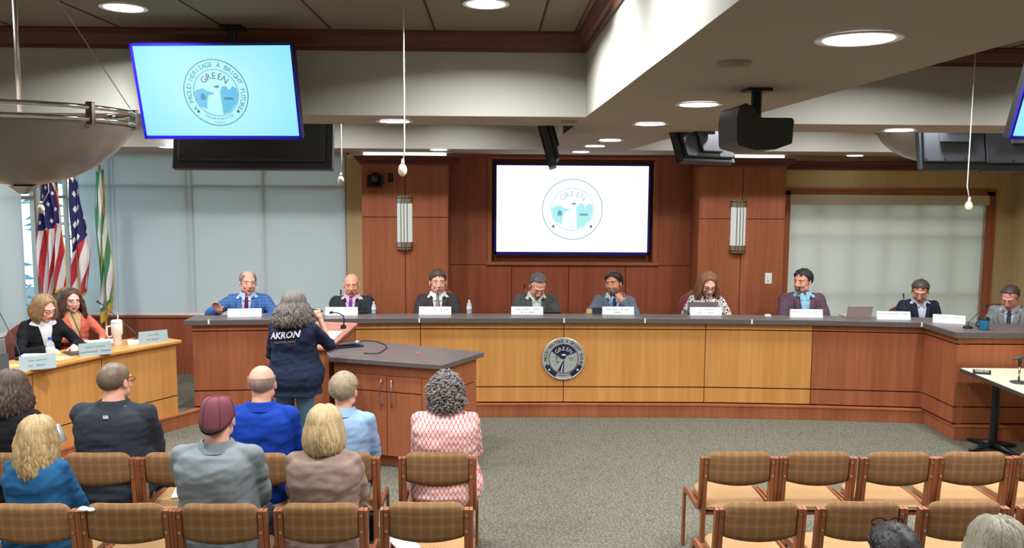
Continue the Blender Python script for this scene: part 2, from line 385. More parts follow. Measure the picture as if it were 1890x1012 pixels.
# back wall, right: framed window in tan wallcovering
w = MB(); x0, x1, z1 = 3.63, 6.13, 2.40
w.bb(3.3, x0, YB, YB+.12, 0, 3.0); w.bb(x0, x1, YB, YB+.12, z1, 3.0); w.bb(x1, XR, YB, YB+.12, 0, 3.0); w.bb(x0, x1, YB, YB+.12, 0, .6)
struct('wall_back', w, TAN)
f = MB()
pr = [(0, 0), (.0, .0)]
for s in ((x0-.10, x0+.03), (x1-.03, x1+.08)): f.bb(s[0], s[1], YB-.03, YB, .5, z1+.03)
f.bb(x0-.10, x1+.08, YB-.03, YB, z1-.03, z1+.05); f.bb(x0-.08, x1+.06, YB-.045, YB-.03, z1+.03, z1+.055); f.bb(x0-.10, x1+.08, YB-.04, YB, .55, .62)
for s in ((x0-.10, x0-.08), (x1+.06, x1+.08)): f.bb(s[0], s[1], YB-.045, YB-.03, .55, z1+.05)
struct('trim_7', f, CHERRY, bevel=.004)
struct('trim_8', MB().bb(x1+.08, XR, YB-.03, YB, .14, 1.0), CHERRYD)
struct('trim_9', MB().bb(x1+.08, XR, YB-.045, YB, 1.0, 1.03), CHERRYD, bevel=.005)
window('window_4', (x0, YB+.09), (x1, YB+.09), .62, z1, 6, [2.11, 1.87, 1.15], 1, bar=.055, fm=FRAMEM)
crown('trim_10', [(3.45, YB), (XR, YB), (XR, -3)], 2.68, 2.79, .09)
# wood bay with the screen niche
B0, B1, BY = -.53, 2.44, 10.3
n0, n1, nz0, nz1 = -.013, 1.975, 1.53, 2.79
w = MB()
w.bb(B0-.06, n0, BY, BY+.25, 1.50, 2.85); w.bb(n1, B1+.06, BY, BY+.25, 1.50, 2.85); w.bb(n0, n1, BY, BY+.25, nz1, 2.85)
struct('wall_back_panelling', w, CHERRYD)
struct('wall_back_niche', MB().bb(n0, n1, BY+.2, BY+.25, nz0-.03, nz1), CHERRYD)
w = MB(); xs = [B0-.06, .235, .94, 1.645, B1+.06]
for i in range(4): w.bb(xs[i]+.004, xs[i+1]-.004, BY, BY+.25, .14, 1.492)
struct('wall_back_panelling', w, CHERRYD)
struct('wall_back_core', MB().bb(B0-.06, B1+.06, BY+.01, BY+.24, .14, 1.495), GROOVE)
f = MB()
for a, b, cc, dd in ((n0-.05, n0, nz0, nz1), (n1, n1+.05, nz0, nz1)): f.bb(a, b, BY-.02, BY+.01, cc, dd)
f.bb(n0-.07, n1+.07, BY-.035, BY+.2, nz0-.035, nz0); f.bb(n0-.05, n1+.05, BY-.02, BY+.01, nz1, nz1+.03)
struct('trim_11', f, CHERRY, bevel=.004)
# pilasters with flared cornices
def pilaster(x0, x1, name):
    c = MB(); c.bb(x0+.003, x1-.003, 9.93, BY+.1, .14, 2.70)
    o = struct(name, c, GROOVE)
    xm = (x0+x1)/2; zm = 2.09; p = MB()
    for a, b in ((x0, xm-.004), (xm+.004, x1)):
        for z0, z1 in ((.14, zm-.004), (zm+.004, 2.70)): p.bb(a, b, 9.90, 9.93, z0, z1)
    p.bb(x0-.003, x0+.003, 9.905, BY+.1, .14, 2.70); p.bb(x1-.003, x1+.003, 9.905, BY+.1, .14, 2.70)
    struct('panel', p, CHERRY, o)
    k = MB().sweep([(-.02, 2.70), (.02, 2.70), (.03, 2.725), (.06, 2.75), (.08, 2.785), (.08, 2.80), (-.02, 2.80)][::-1], [(x0, BY), (x0, 9.90), (x1, 9.90), (x1, BY)][::-1])
    k = MB().sweep([(-.02, 2.70), (.02, 2.70), (.03, 2.725), (.06, 2.75), (.08, 2.785), (.08, 2.80), (-.02, 2.80)], [(x1, BY), (x1, 9.90), (x0, 9.90), (x0, BY)][::-1])
    struct('cornice', k, CHERRYT, o)
    return o
pilaster(-1.53, -.53, 'wall_back_pilaster'); pilaster(2.44, 3.46, 'wall_back_pilaster')

# ------------------------------------------------------------------ blinds
def blind(x0, x1, z0, z1, y, label, m, cass=None, group=None):
    t = thing('roller_blind', label, 'blind', ((x0+x1)/2, y, z0), 0, group); h = (x1-x0)/2
    MB().bb(-h, h, -.001, .001, 0, z1-z0).build('fabric', m, t)
    MB().bb(-h, h, -.008, .008, -.012, .014).build('bottom_bar', WHITE, t)
    if cass: MB().bb(-h-.02, h+.03, -.06, .05, z1-z0-.01, z1-z0+.11).build('valance', cass, t, bevel=.006)
    return t
blind(-5.04, -4.575, .875, 2.86, YB+.03, 'narrow grey-blue roller blind behind the flags in the back wall', SHADE)
blind(-4.595, -3.64, .87, 2.86, YB+.022, 'grey-blue roller blind between the green flag and the first standing seam', SHADE)
blind(-3.665, -1.80, .865, 2.86, YB+.03, 'wide grey-blue roller blind beside the left wood pilaster', SHADE)
VAL = mat('cream_valance', srgb(206, 200, 172), .7)
blind(3.66, 6.09, .66, 2.27, YB+.01, 'pale roller blind with a cream valance in the wood framed window', SHADEW, VAL)
t = thing('roller_blind', 'grey roller blind on the side wall left of the bright glass strip', 'blind', (XL-.03, 8.55, .88))
MB().bb(-.001, .001, -.6, .70, 0, 2.0).build('fabric', SHADE, t); MB().bb(-.008, .008, -.6, .70, -.012, .014).build('bottom_bar', WHITE, t)
# greenery outside the side windows
rr = random.Random(3)
LEAF = mat('outdoor_foliage', srgb(96, 140, 150), .8, var=.5, vscale=9)
h = MB()
for i in range(420):
    c = Vector((XL-1.6+rr.uniform(-.35, .35), rr.uniform(8.6, 17), rr.uniform(.2, 2.5))); s = .11
    q = Matrix.Rotation(rr.uniform(0, 6), 3, 'Z')@Matrix.Rotation(rr.uniform(-1, 1), 3, 'X')
    h.add([c+q@Vector(v) for v in ((-s, 0, 0), (0, -s*.5, .02), (s, 0, 0), (0, s*.5, .02))], [(0, 1, 2, 3)])
tag(h.build('hedge', LEAF), 'leafy hedge outside the narrow glass strip behind the flags', 'hedge', kind='stuff')
struct('ground_outside', MB().bb(XL-8, XR+3, YB+.4, 22, -.3, -.2), mat('outdoor_paving', srgb(120, 124, 120), .9))

# ------------------------------------------------------------------ ceiling fixtures
def disc(r, z0, z1, n=28): return MB().lathe([(r, z0), (r, z1)], n=n)
def canlight(p, z, label):
    t = thing('recessed_light', label, 'ceiling light', (p.x, p.y, z), 0, 'recessed round ceiling lights')
    rg = MB(); n = 32
    rg.rings([[Vector((r*math.cos(2*PI*a/n), r*math.sin(2*PI*a/n), zz)) for a in range(n)] for r, zz in ((.088, -.004), (.112, -.004), (.112, -.009), (.088, -.007))], False)
    rg.build('trim_ring', WHITE, t, smooth='auto')
    disc(.088, -.010, -.005).build('lens', LAMP, t)
    return t
LB = ['on the wide ceiling beam, nearest the camera end', 'on the wide ceiling beam beside the hanging projector', 'on the wide ceiling beam, third from the camera', 'on the wide ceiling beam, first of the tight row of three', 'on the wide ceiling beam, middle of the tight row of three', 'on the wide ceiling beam, nearest the wood wall', 'under the near crossbeam beside the hanging microphone cable', 'under the right crossbeam above the far pendant bowl', 'under the far soffit above the left grey blind', 'under the far soffit above the left wood pilaster', 'under the far soffit above the framed window', 'in the raised tile ceiling above the left hanging screen', 'in the raised tile ceiling near the wood corner moulding']
for (p, z), l in zip(CANS, LB):
    canlight(p, z-(.004 if z == ZS else 0), 'round recessed light '+l)
for p, z in CANS[len(LB):]:  # fixtures for the unseen cans, including those added for their light
    canlight(p, z, 'unseen round recessed light in the raised ceiling')
def vent(p, r, label, n='smoke_detector'):
    o = MB().lathe([(r, 0), (r, -.008), (r*.8, -.022), (.01, -.024)], n=24).build(n, SOFF, smooth='auto'); o.location = (p.x, p.y, ZS-.004)
    return tag(o, label, 'smoke detector')
vent(atZ(1355, 112, ZS), .055, 'low round detector on the beam left of the nearest beam light')
vent(atZ(1050, 222, ZS), .05, 'low round detector under the crossbeam corner left of the beam')
vent(atZ(1111, 259, ZS), .04, 'small round detector on the beam beside the tight row of lights')
# fluorescent strips standing on the pilaster cornices
for x0, x1, l in ((-1.53, -.54, 'left'), (2.47, 3.46, 'right')):
    t = thing('strip_light', 'bright strip light on the cornice of the %s wood pilaster' % l, 'strip light', ((x0+x1)/2, 9.98, 2.80), 0)
    MB().bb(-(x1-x0)/2, (x1-x0)/2, -.05, .05, 0, .012).build('base', WHITE, t)
    MB().bb(-(x1-x0)/2+.01, (x1-x0)/2-.01, -.035, .035, .012, .042).build('tube', TUBE, t, bevel=.01)

# ------------------------------------------------------------------ seal artwork (flat, in local xy)
SCENE_COLS = {}
def arc_text(mb, s, r, a0, a1, size, ex=.0006, flip=False):
    n = len(s)
    for i, ch in enumerate(s):
        if ch == ' ': continue
        a = a0+(a1-a0)*(i/(n-1)); vs, fs = textmesh(ch, size, ex)
        M = Matrix.Translation((r*math.cos(a), r*math.sin(a), 0))@Matrix.Rotation(a-PI/2+(PI if flip else 0), 4, 'Z')
        mb.add(vs, fs, M)
def ringflat(mb, r0, r1, z0, z1, n=56, a0=0, a1=2*PI):
    full = a1-a0 > 6.28
    m = n if full else n+1
    pts = [[Vector((r*math.cos(a0+(a1-a0)*a/n), r*math.sin(a0+(a1-a0)*a/n), z)) for r, z in ((r0, z0), (r1, z0), (r1, z1), (r0, z1))] for a in range(m)]
    if full: pts.append(pts[0])
    mb.rings(pts, not full)
def clip_poly(pts, R): return [tuple(Vector(p)*min(1, R/max(1e-6, Vector(p).length))) for p in pts]
def seal(parent, R, cols, lift=.0):
    """GREEN seal: cols = (line, text, green, road, dark)"""
    a = MB()
    ringflat(a, R*.975, R, lift, lift+.002); ringflat(a, R*.685, R*.70, lift, lift+.002)
    a.build('ring', cols[0], parent)
    b = MB(); s = 'A PROUD HERITAGE A BRIGHT FUTURE'
    arc_text(b, s, R*.83, math.radians(214), math.radians(-34), R*.2)
    b.v = [(x, y, z+lift+.0012) for x, y, z in b.v]; b.build('motto_lettering', cols[5] if len(cols) > 5 else cols[0], parent)
    b = MB(); arc_text(b, 'GREEN', R*.5, math.radians(130), math.radians(50), R*.27)
    b.v = [(x, y, z+lift+.0022) for x, y, z in b.v]; b.build('name_lettering', cols[1], parent)
    b = MB(); arc_text(b, 'INCORPORATED', R*.79, math.radians(238), math.radians(302), R*.10, flip=True); arc_text(b, '1992', R*.91, math.radians(262), math.radians(278), R*.09, flip=True)
    b.v = [(x, y, z+lift+.0012) for x, y, z in b.v]; b.build('date_lettering', cols[5] if len(cols) > 5 else cols[0], parent)
    b = MB()
    for k in (-1, 1): b.lathe([(R*.045, lift), (R*.045, lift+.002)], (k*R*.62, -R*.56, 0), 14)
    b.build('dot', cols[4], parent)
    q = R*.68; b = MB()
    def pl(p, z=.001): b.prism(clip_poly([(x*q, y*q) for x, y in p], q), lift, lift+z)
    pl([(-1, .05), (-.85, .14), (-.6, .2), (-.35, .08), (-.1, .0), (-.12, -.07), (-.35, -.1), (-.45, -.35), (-.5, -.72), (-.8, -.6), (-1, -.3)])
    pl([(.18, .05), (.3, .28), (.5, .3), (.62, .12), (.78, .3), (.95, .22), (1, -.1), (.9, -.45), (.55, -.83), (.22, -.95), (.2, -.4)])
    b.build('landscape', cols[2], parent)
    b = MB(); pl([(-.3, -.95), (-.12, -.4), (-.02, -.05), (.04, -.05), (.08, -.4), (.14, -.98)], .0014)
    b.build('road', cols[3], parent)
    b = MB()
    def hs(p): b.prism([(x*q, y*q) for x, y in p], lift, lift+.002)
    hs([(-.72, -.3), (-.5, -.3), (-.5, -.12), (-.61, .0), (-.72, -.12)]); hs([(.35, -.3), (.75, -.3), (.75, -.2), (.35, -.2)]); hs([(-.1, .28), (.12, .34), (.2, .26), (.05, .2)])
    b.build('farm_print', cols[0], parent)

# ------------------------------------------------------------------ screens
TVB = mat('charcoal_tv_back', srgb(52, 54, 60), .5)
def tv(loc, rot, w, h, label, front=None, seal_cols=None, R=0, sc=(0, 0), pole=None, backdet=True, group=None, dep=.05, nm_='wall_screen'):
    t = thing(nm_, label, 'television', loc, 0, group); t.rotation_euler = rot
    MB().bb(-w/2, w/2, 0, dep, -h/2, h/2).build('housing', BLACK if front else TVB, t, bevel=.008)
    bz = MB(); e = .014 if w < 1 else .026
    bz.bb(-w/2, w/2, -.006, .004, h/2-e, h/2); bz.bb(-w/2, w/2, -.006, .004, -h/2, -h/2+e*1.3); bz.bb(-w/2, -w/2+e, -.006, .004, -h/2, h/2); bz.bb(w/2-e, w/2, -.006, .004, -h/2, h/2)
    bz.build('bezel', BLUEB if front else BLACK, t)
    if front: 
        s = MB().bb(-w/2+e, w/2-e, -.002, .0, -h/2+e*1.3, h/2-e).build('screen', front, t)
        if seal_cols:
            sub = bpy.data.objects.new('seal', None); COL.objects.link(sub); sub.parent = t; sub.location = (sc[0], -.0025, sc[1]); sub.rotation_euler = (PI/2, 0, 0)
            seal(sub, R, seal_cols)
    else:
        MB().bb(-w/2+e, w/2-e, -.002, .0, -h/2+e*1.3, h/2-e).build('screen', BLACK, t)
    if backdet:
        b = MB(); b.bb(-w*.46, w*.46, dep, dep+.03, -h*.42, h*.2); b.bb(-.12, .12, dep+.03, dep+.055, -.12, .12)
        b.build('back_cover', TVB, t, bevel=.01)
        b = MB()
        for x in (-.44, -.15, .15, .44):
            for z in (-.38, .1): b.cyl((x*w, dep+.029, z*h), (x*w, dep+.034, z*h), .006, n=8)
        for i in range(9): b.bb(-w*.3, w*.3, dep+.03, dep+.033, h*.02+i*.012, h*.02+i*.012+.004)
        b.build('screw', BLACK, t)
    return t
def pole_mount(x, y, z0, z1, label):
    t = thing('ceiling_mount', label, 'mount', (x, y, z0))
    MB().cyl((0, 0, 0), (0, 0, z1-z0), .022, n=14).build('pole', BLACK, t, smooth='auto')
    MB().bb(-.06, .06, -.06, .06, z1-z0-.02, z1-z0).build('ceiling_plate', BLACK, t, bevel=.004)
    MB().bb(-.09, .09, -.02, .02, -.05, .05).build('bracket', BLACK, t, bevel=.004)
    return t
BLUEB = mat('dark_blue_bezel', srgb(22, 12, 140), .35)
def e4(r, g, b, s): return emit('screen_glow', srgb(r, g, b), s)
def screenmat(name, c0, c1, s):
    m, t, p = nm(name); p.inputs['Base Color'].default_value = (.01, .01, .01, 1); p.inputs['Roughness'].default_value = .3
    tc = t.nodes.new('ShaderNodeTexCoord'); g = t.nodes.new('ShaderNodeTexGradient'); g.gradient_type = 'SPHERICAL'; mp = t.nodes.new('ShaderNodeMapping')
    mp.inputs['Scale'].default_value = (1.0, 0, 1.3); t.links.new(tc.outputs['Object'], mp.inputs[0]); t.links.new(mp.outputs[0], g.inputs[0])
    r = t.nodes.new('ShaderNodeValToRGB'); r.color_ramp.elements[0].color = c0; r.color_ramp.elements[1].color = c1; r.color_ramp.elements[0].position = .2
    t.links.new(g.outputs[0], r.inputs[0]); t.links.new(r.outputs[0], p.inputs['Emission Color']); p.inputs['Emission Strength'].default_value = s
    return m
SCR1 = screenmat('slide_glow_left', srgb(104, 222, 252), srgb(196, 253, 255), 1.0)
SCR2 = screenmat('slide_glow_centre', srgb(236, 250, 255), srgb(255, 255, 255), 1.35)
cols1 = [emit('slide_teal_line', srgb(36, 128, 150), 1), emit('slide_text', srgb(44, 70, 92), 1), emit('slide_green', srgb(84, 186, 226), 1), emit('slide_road', srgb(176, 250, 252), 1), emit('slide_dot', srgb(10, 84, 120), 1)]
cols2 = [emit('slide_pale_line', srgb(120, 170, 180), 1), emit('slide_pale_text', srgb(170, 196, 204), 1), emit('slide_pale_green', srgb(178, 242, 246), 1), emit('slide_pale_road', srgb(240, 255, 255), 1), emit('slide_pale_dot', srgb(60, 110, 130), 1), emit('slide_faint', srgb(222, 244, 246), 1)]
# left hanging screen: tilted down and turned a little
pc = (atY(243, 82, 4.6)+atY(544, 80, 4.6)+atY(552, 256, 4.6)+atY(262, 258, 4.6))/4
TVT = tv(pc, (math.radians(15), math.radians(0), math.radians(-5)), .877, .508, 'hanging screen with a cyan GREEN slide, upper left', SCR1, cols1, .1765, (-.005, -.005))
pole_mount(pc.x+.05, pc.y+.14, pc.z, ZC, 'black ceiling pole behind the cyan hanging screen')
# big screen in the niche
tv(Vector((.98, 10.36, 2.18)), (0, 0, 0), 1.92, 1.12, 'large wall screen with a pale GREEN slide in the wood niche', SCR2, cols2, .375, (0, 0.0), dep=.05, backdet=False)
# backs of the screens facing the dais
def back_tv(px, py, y, w, h, rz, rx, label, zmount=ZC, off=0):
    c = atY(px, py, y)
    t = tv(c, (rx, 0, rz+PI), w, h, label, None, group='black screens facing the dais', nm_='hanging_screen')
    pole_mount(c.x+off, c.y-.10, c.z+.1, zmount, 'black ceiling pole of the '+label.replace('black ', '', 1)); return t
back_tv(472, 232, 6.0, 1.10, .64, 0, math.radians(12), 'black screen back showing below and right of the cyan slide')
back_tv(1750, 242, 6.6, .52*1.0, .64, .0, math.radians(12), 'narrow black screen back right of the far pendant bowl')
back_tv(1880, 245, 6.6, .68, .64, 0, math.radians(12), 'black screen back beneath the cyan screen at the right edge')
back_tv(998, 248, 6.0, .9, .50, math.radians(86), math.radians(16), 'black screen seen edge-on above the big wall screen')
back_tv(1290, 262, 6.3, .62, .36, math.radians(38), math.radians(20), 'black screen back turned sideways beside the projector')
# right edge screen facing the room
c = (atY(1885, 95, 4.4)+atY(1856, 265, 4.4))/2
tv(Vector((c.x+.41, c.y, c.z+.02)), (math.radians(16), math.radians(0), math.radians(12)), .86, .49, 'hanging cyan screen cut by the right edge', SCR1, cols1, .172)
pole_mount(c.x+.41, c.y+.12, c.z+.05, ZC, 'black ceiling pole behind the screen at the right edge')

# projector on the wide beam
pj = atY(1394, 242, 3.45)
t = thing('projector', 'black box projector hanging from the wide ceiling beam', 'projector', (pj.x, pj.y, pj.z), 0)
b = MB(); SX = .88; prof = [(-.125, -.07), (-.115, -.085), (-.04, -.105), (.05, -.10), (.125, -.07), (.13, .045), (.12, .055), (-.02, .055), (-.06, .11), (-.09, .125), (-.12, .11), (-.13, .05)]
b.add([(x*SX, -.13, z*.8) for x, z in prof]+[(x*SX, .15, z*.8) for x, z in prof], [tuple(range(12)), tuple(range(12, 24))[::-1]]+[(i, i+12, (i+1) % 12+12, (i+1) % 12) for i in range(12)])
b.build('housing', DGREY, t, bevel=.006)
MB().cyl((-.0, 0, .05), (0, 0, ZS-pj.z-.004), .022, n=12).build('pole', BLACK, t, smooth='auto')
MB().bb(-.05, .05, -.05, .05, ZS-pj.z-.016, ZS-pj.z-.004).build('ceiling_plate', BLACK, t)
MB().cyl((.04, .15, -.01), (.04, .18, -.01), .035, n=20).build('lens', BLACK, t, smooth='auto')

# hanging microphones
def hangmic(px, y0, pyc, Y, label, bend=0):
    top = atY(px, 200, Y); tip = atY(px+bend, pyc, Y); zt = ZC if not (4.87 < Y < 5.55 and top.x < .5) else ZS
    t = thing('hanging_microphone', label, 'microphone', tip, 0, 'white hanging microphones')
    q = [Vector((top.x-tip.x, 0, zt-tip.z)), Vector((top.x-tip.x, 0, .16 if not bend else .12)), Vector((0.004, 0, .03))]
    MB().tube(q, .0035, 6).build('cable', WHITE, t, smooth=True)
    MB().ball((0, 0, 0), (.022, .022, .032), n=14, m=10).build('capsule', mat('cream_foam', srgb(226, 206, 176), .8), t, smooth=True)
    MB().cyl((0, 0, .028), (0.002, 0, .055), .010, .006, n=10).build('clip', WHITE, t, smooth=True)
hangmic(746, 0, 314, 4.2, 'white microphone hanging low left of the big wall screen', -3)
hangmic(629, 0, 333, 6.2, 'small white microphone hanging in front of the left grey blind')
hangmic(82, 0, 386, 6.0, 'white microphone hanging beside the striped star flag', -6)
hangmic(1794, 0, 381, 5.0, 'white microphone on a bent cable before the framed window', -6)

# pendant bowls
def bowl(c, R, label, dep=.6):
    t = thing('pendant_bowl_light', label, 'pendant light', c)
    pr = [(R*q, -R*dep*(1-q*q)**.75) for q in [1, .98, .95, .9, .84, .77, .7, .6, .5, .4, .3, .2, .1, .05, .02]]
    pr[-1] = (.01, pr[-1][1]); inn = [(max(.008, r-.008), z+.008) for r, z in pr[::-1]]
    MB().lathe(pr+inn, n=48).build('glass_bowl', BOWLM, t, smooth='auto')
    for z in (.012, .05):
        rg = MB(); n = 48
        rg.rings([[Vector(((R+.006+.009*math.cos(q))*math.cos(2*PI*a/n), (R+.006+.009*math.cos(q))*math.sin(2*PI*a/n), z+.009*math.sin(q))) for q in [k*PI/3 for k in range(6)]] for a in list(range(n))+[0]], False)
        rg.build('rim_ring', CHROME, t, smooth=True)
    for k in range(8):
        st = MB(); a = k*PI/4+.3; st.bb((R+.006)*math.cos(a)-.012, (R+.006)*math.cos(a)+.012, (R+.006)*math.sin(a)-.012, (R+.006)*math.sin(a)+.012, -.01, .068)
        st.build('rim_clip', CHROME, t, bevel=.003)
    MB().lathe([(.01, -R*dep-.03), (.02, -R*dep-.025), (.035, -R*dep-.012), (.05, -R*dep-.002), (.01, -R*dep+.004)], n=24).build('finial', SILVER, t, smooth='auto')
    MB().cyl((0, 0, -.1), (0, 0, ZC-c[2]), .008, n=10).build('stem', SILVER, t, smooth=True)
    w = MB()
    for k in range(3):
        a = k*2*PI/3+.35; w.cyl((R*math.cos(a), R*math.sin(a), .06), (.0, .0, min(ZC-c[2], .9)), .0016, n=5)
    w.build('wire', SILVER, t)
    return t
BOWLM = mat('frosted_bowl_glass', srgb(146, 138, 127), .25, spec=.6)
bc = atY(38, 232, 3.0)
bowl(bc, .358, 'large frosted glass bowl light with a chrome rim, upper left', .58)
bc2 = atY(1712, 246, 7.4)
bowl(bc2, .41, 'far frosted glass bowl light peeking out beside the screen backs')
disk_light(bc+Vector((0, 0, -.06)), .2, 18, aim=bc+Vector((0, 0, 5)))
disk_light(bc2+Vector((0, 0, -.06)), .2, 18, aim=bc2+Vector((0, 0, 5)))

# sconces, camera, switch plates on the pilasters
SCG = emit('sconce_glass', srgb(214, 220, 214), .9)
for px, l in ((747, 'left'), (1362, 'right')):
    c = atY(px, 411 if l == 'left' else 418, 9.9)
    t = thing('wall_sconce', 'tall half-round sconce with nickel bars on the %s pilaster' % l, 'wall lamp', (c.x, 9.9, c.z), 0)
    def half(r, z0, z1, mb): return mb.prism([(r*math.cos(a), r*.8*math.sin(a)) for a in [PI+PI*i/14 for i in range(15)]], z0, z1)
    half(.088, -.27, .27, MB()).build('glass', SCG, t, smooth='auto')
    cg = MB()
    for z0, z1 in ((.225, .285), (.295, .31), (-.285, -.225), (-.31, -.295)): half(.1, z0, z1, cg)
    cg.build('band_pattern', SILVER, t, smooth='auto')
    cg = MB()
    for a in (PI*1.38, PI*1.5, PI*1.62): cg.cyl((.1*math.cos(a), .085*math.sin(a), -.32), (.1*math.cos(a), .085*math.sin(a), .32), .006, n=8)
    cg.build('bar', SILVER, t)
c = atY(692, 331, 9.8)
t = thing('security_camera', 'black pan and tilt camera on the left pilaster', 'camera', (c.x, 9.9, c.z), 0)
b = MB(); b.prism([(-.09, -.14), (.09, -.14), (.075, 0), (-.075, 0)], -.1, -.07); b.bb(-.09, -.07, -.12, -.03, -.07, .05); b.bb(.07, .09, -.12, -.03, -.07, .05); b.build('bracket', BLACK, t, bevel=.006)
MB().ball((0, -.075, .01), (.066, .066, .072)).build('head', BLACK, t, smooth=True)
MB().cyl((0, -.12, .01), (0, -.15, .005), .035, .03, n=20).build('lens', DGREY, t, smooth='auto')
c = atY(721, 328, 9.9)
tag(MB().bb(c.x-.032, c.x+.032, 9.893, 9.9, c.z-.055, c.z+.055).build('wall_plate', BLACK, bevel=.003), 'small black wall plate beside the pan and tilt camera', 'wall plate')
c = atY(1418, 514, 9.9)
t = thing('light_switch', 'white light switch on the right pilaster behind the dais', 'switch', (c.x, 9.9, c.z))
MB().bb(-.042, .042, -.007, 0, -.065, .065).build('plate', WHITE, t, bevel=.003); MB().bb(-.015, .015, -.014, -.007, -.03, .03).build('rocker', WHITE, t, bevel=.002)
# ------------------------------------------------------------------ the dais
def unit(p0, p1, m, label, depth=.42, cs=.01, z0=.13, zt=1.015, splits=((.165, .318), (.332, .945), (.957, 1.012)), gap=.004):
    p0, p1 = Vector((*p0, 0)), Vector((*p1, 0)); d = p1-p0; L = d.length; a = math.atan2(d.y, d.x)
    t = thing('dais_cabinet', label, 'cabinet', p0, a, 'wood front units of the council desk')
    MB().bb(0, L, .014, .034, z0+.02, zt-.001).build('recess', GROOVE, t)
    MB().bb(cs, L-.01, .034, depth, z0+.02, zt-.001).build('carcass', CHERRYD, t)
    for z1, z2 in splits:
        MB().bb(gap, L-gap, 0, .014, z1, z2).build('front_panel' if z2-z1 > .3 else 'rail_panel', m, t)
    if cs == .01 and depth == .10: MB().bb(-.03, .002, -.004, .06, .165, 1.012).build('corner_post', m, t)
    return t
DF = [(-3.09, 8.60), (-1.44, 8.745), (-.76, 8.79), (.76, 8.80), (2.27, 8.78), (3.39, 8.70), (4.51, 8.565), (4.525, 7.965), (6.43, 7.935)]
ul = [(CHERRY, 'red cherry front unit at the left end of the council desk'), (OAK, 'short honey oak front unit just right of the lectern'), (OAK, 'honey oak front unit left of the round city seal'), (OAK, 'honey oak front unit right of the round city seal'), (OAK, 'honey oak front unit at the right end of the oak section'), (CHERRY, 'red cherry front unit before the framed window'), (CHERRY, 'red cherry corner unit turning toward the audience'), (CHERRY, 'red cherry front unit behind the small pale table')]
for i in range(8): unit(DF[i], DF[i+1], *ul[i], cs=.46 if i == 7 else .01, depth=.24 if i < 6 else (.10 if i == 6 else .42))
CT = [(-3.15, 8.555), (-1.44, 8.70), (-.76, 8.745), (.76, 8.755), (2.27, 8.735), (3.39, 8.655), (4.465, 8.52), (4.48, 7.92), (6.44, 7.89)]
CB = [(6.44, 8.45), (5.06, 8.47), (4.82, 8.86), (3.43, 8.98), (2.27, 9.05), (.76, 9.07), (-.76, 9.06), (-3.15, 8.87)]
WS = [(6.44, 8.75), (5.25, 8.78), (5.0, 9.12), (3.45, 9.26), (2.27, 9.32), (.76, 9.34), (-.76, 9.33), (-3.15, 9.14)]
tag(MB().prism([(x, y+.002) for x, y in CB[::-1]]+WS, .84, .87).build('work_surface', CHERRYD), 'lower cherry work surface behind the raised council countertop', 'desk')
o = MB().prism(CT+CB, 1.017, 1.075).build('countertop', STONE, bevel=.006)
tag(o, 'long dark grey laminate countertop of the council desk', 'countertop')
# city seal on the joint
sc_ = atY(1040, 662, 8.79)
t = thing('city_seal', 'round silver and navy GREEN city seal on the oak desk front', 'emblem', (sc_.x, 8.787, sc_.z)); t.rotation_euler = (PI/2, 0, 0)
NAVY = mat('navy_enamel', srgb(30, 30, 62), .4); PEW = mat('pewter', srgb(186, 190, 184), .35, .4); PEWL = mat('pale_pewter', srgb(196, 208, 196), .4)
R = .228
MB().lathe([(R, -.004), (R, .012), (R*.97, .016), (R*.955, .012), (.001, .012)], n=64).build('disc', PEW, t, smooth='auto')
b = MB(); ringflat(b, R*.67, R*.70, .012, .0145); ringflat(b, R*.72, R*.94, .012, .0135, 24, math.radians(202), math.radians(246)); ringflat(b, R*.72, R*.94, .012, .0135, 24, math.radians(294), math.radians(338)); b.build('navy_border', NAVY, t)
b = MB(); arc_text(b, 'A PROUD HERITAGE A BRIGHT FUTURE', R*.83, math.radians(200), math.radians(-20), R*.2); b.v = [(x, y, z+.0135) for x, y, z in b.v]; b.build('motto_lettering', NAVY, t)
b = MB(); q = R*.66
b.prism(clip_poly([(q*math.cos(math.radians(a)), q*math.sin(math.radians(a))) for a in range(28, 153, 6)]+[(-q*.55, q*.3), (-.12*q, -.02*q), (.08*q, -.04*q), (.2*q, .2*q), (.5*q, .32*q)], q), .012, .0135)
b.prism([(-.42*q, -.88*q), (-.02*q, -.12*q), (.04*q, -.12*q), (.02*q, -.98*q)], .012, .0136); b.build('navy_field', NAVY, t)
b = MB(); arc_text(b, 'GREEN', R*.47, math.radians(132), math.radians(48), R*.25); b.v = [(x, y, z+.0145) for x, y, z in b.v]
b.prism([(-.2*q, .3*q), (.05*q, .36*q), (.2*q, .26*q), (0, .2*q)], .0135, .0148); b.prism([(-.2*q, -.9*q), (-.03*q, -.3*q), (-.02*q, -.3*q), (-.1*q, -.95*q)], .0136, .0142); b.build('name_lettering', PEWL, t)
b = MB()
for k in (-1, 1): b.lathe([(R*.05, .0135), (R*.05, .016)], (k*R*.66, -R*.52, 0), 16)
b.build('dot', PEWL, t)
b = MB(); arc_text(b, 'INCORPORATED', R*.80, math.radians(246), math.radians(294), R*.10, flip=True); b.v = [(x, y, z+.0135) for x, y, z in b.v]; b.build('date_lettering', NAVY, t)
b = MB()
for k in range(26):
    rr_ = random.Random(k); a = rr_.choice((rr_.uniform(150, 215), rr_.uniform(-40, 25))); ra = rr_.uniform(.4, .9)*q; x, y = ra*math.cos(math.radians(a)), ra*math.sin(math.radians(a))
    b.lathe([(.011, .012), (.008, .0145)], (x, y, 0), 7)
b.build('tree_relief', mat('green_grey_enamel', srgb(128, 152, 130), .5), t)
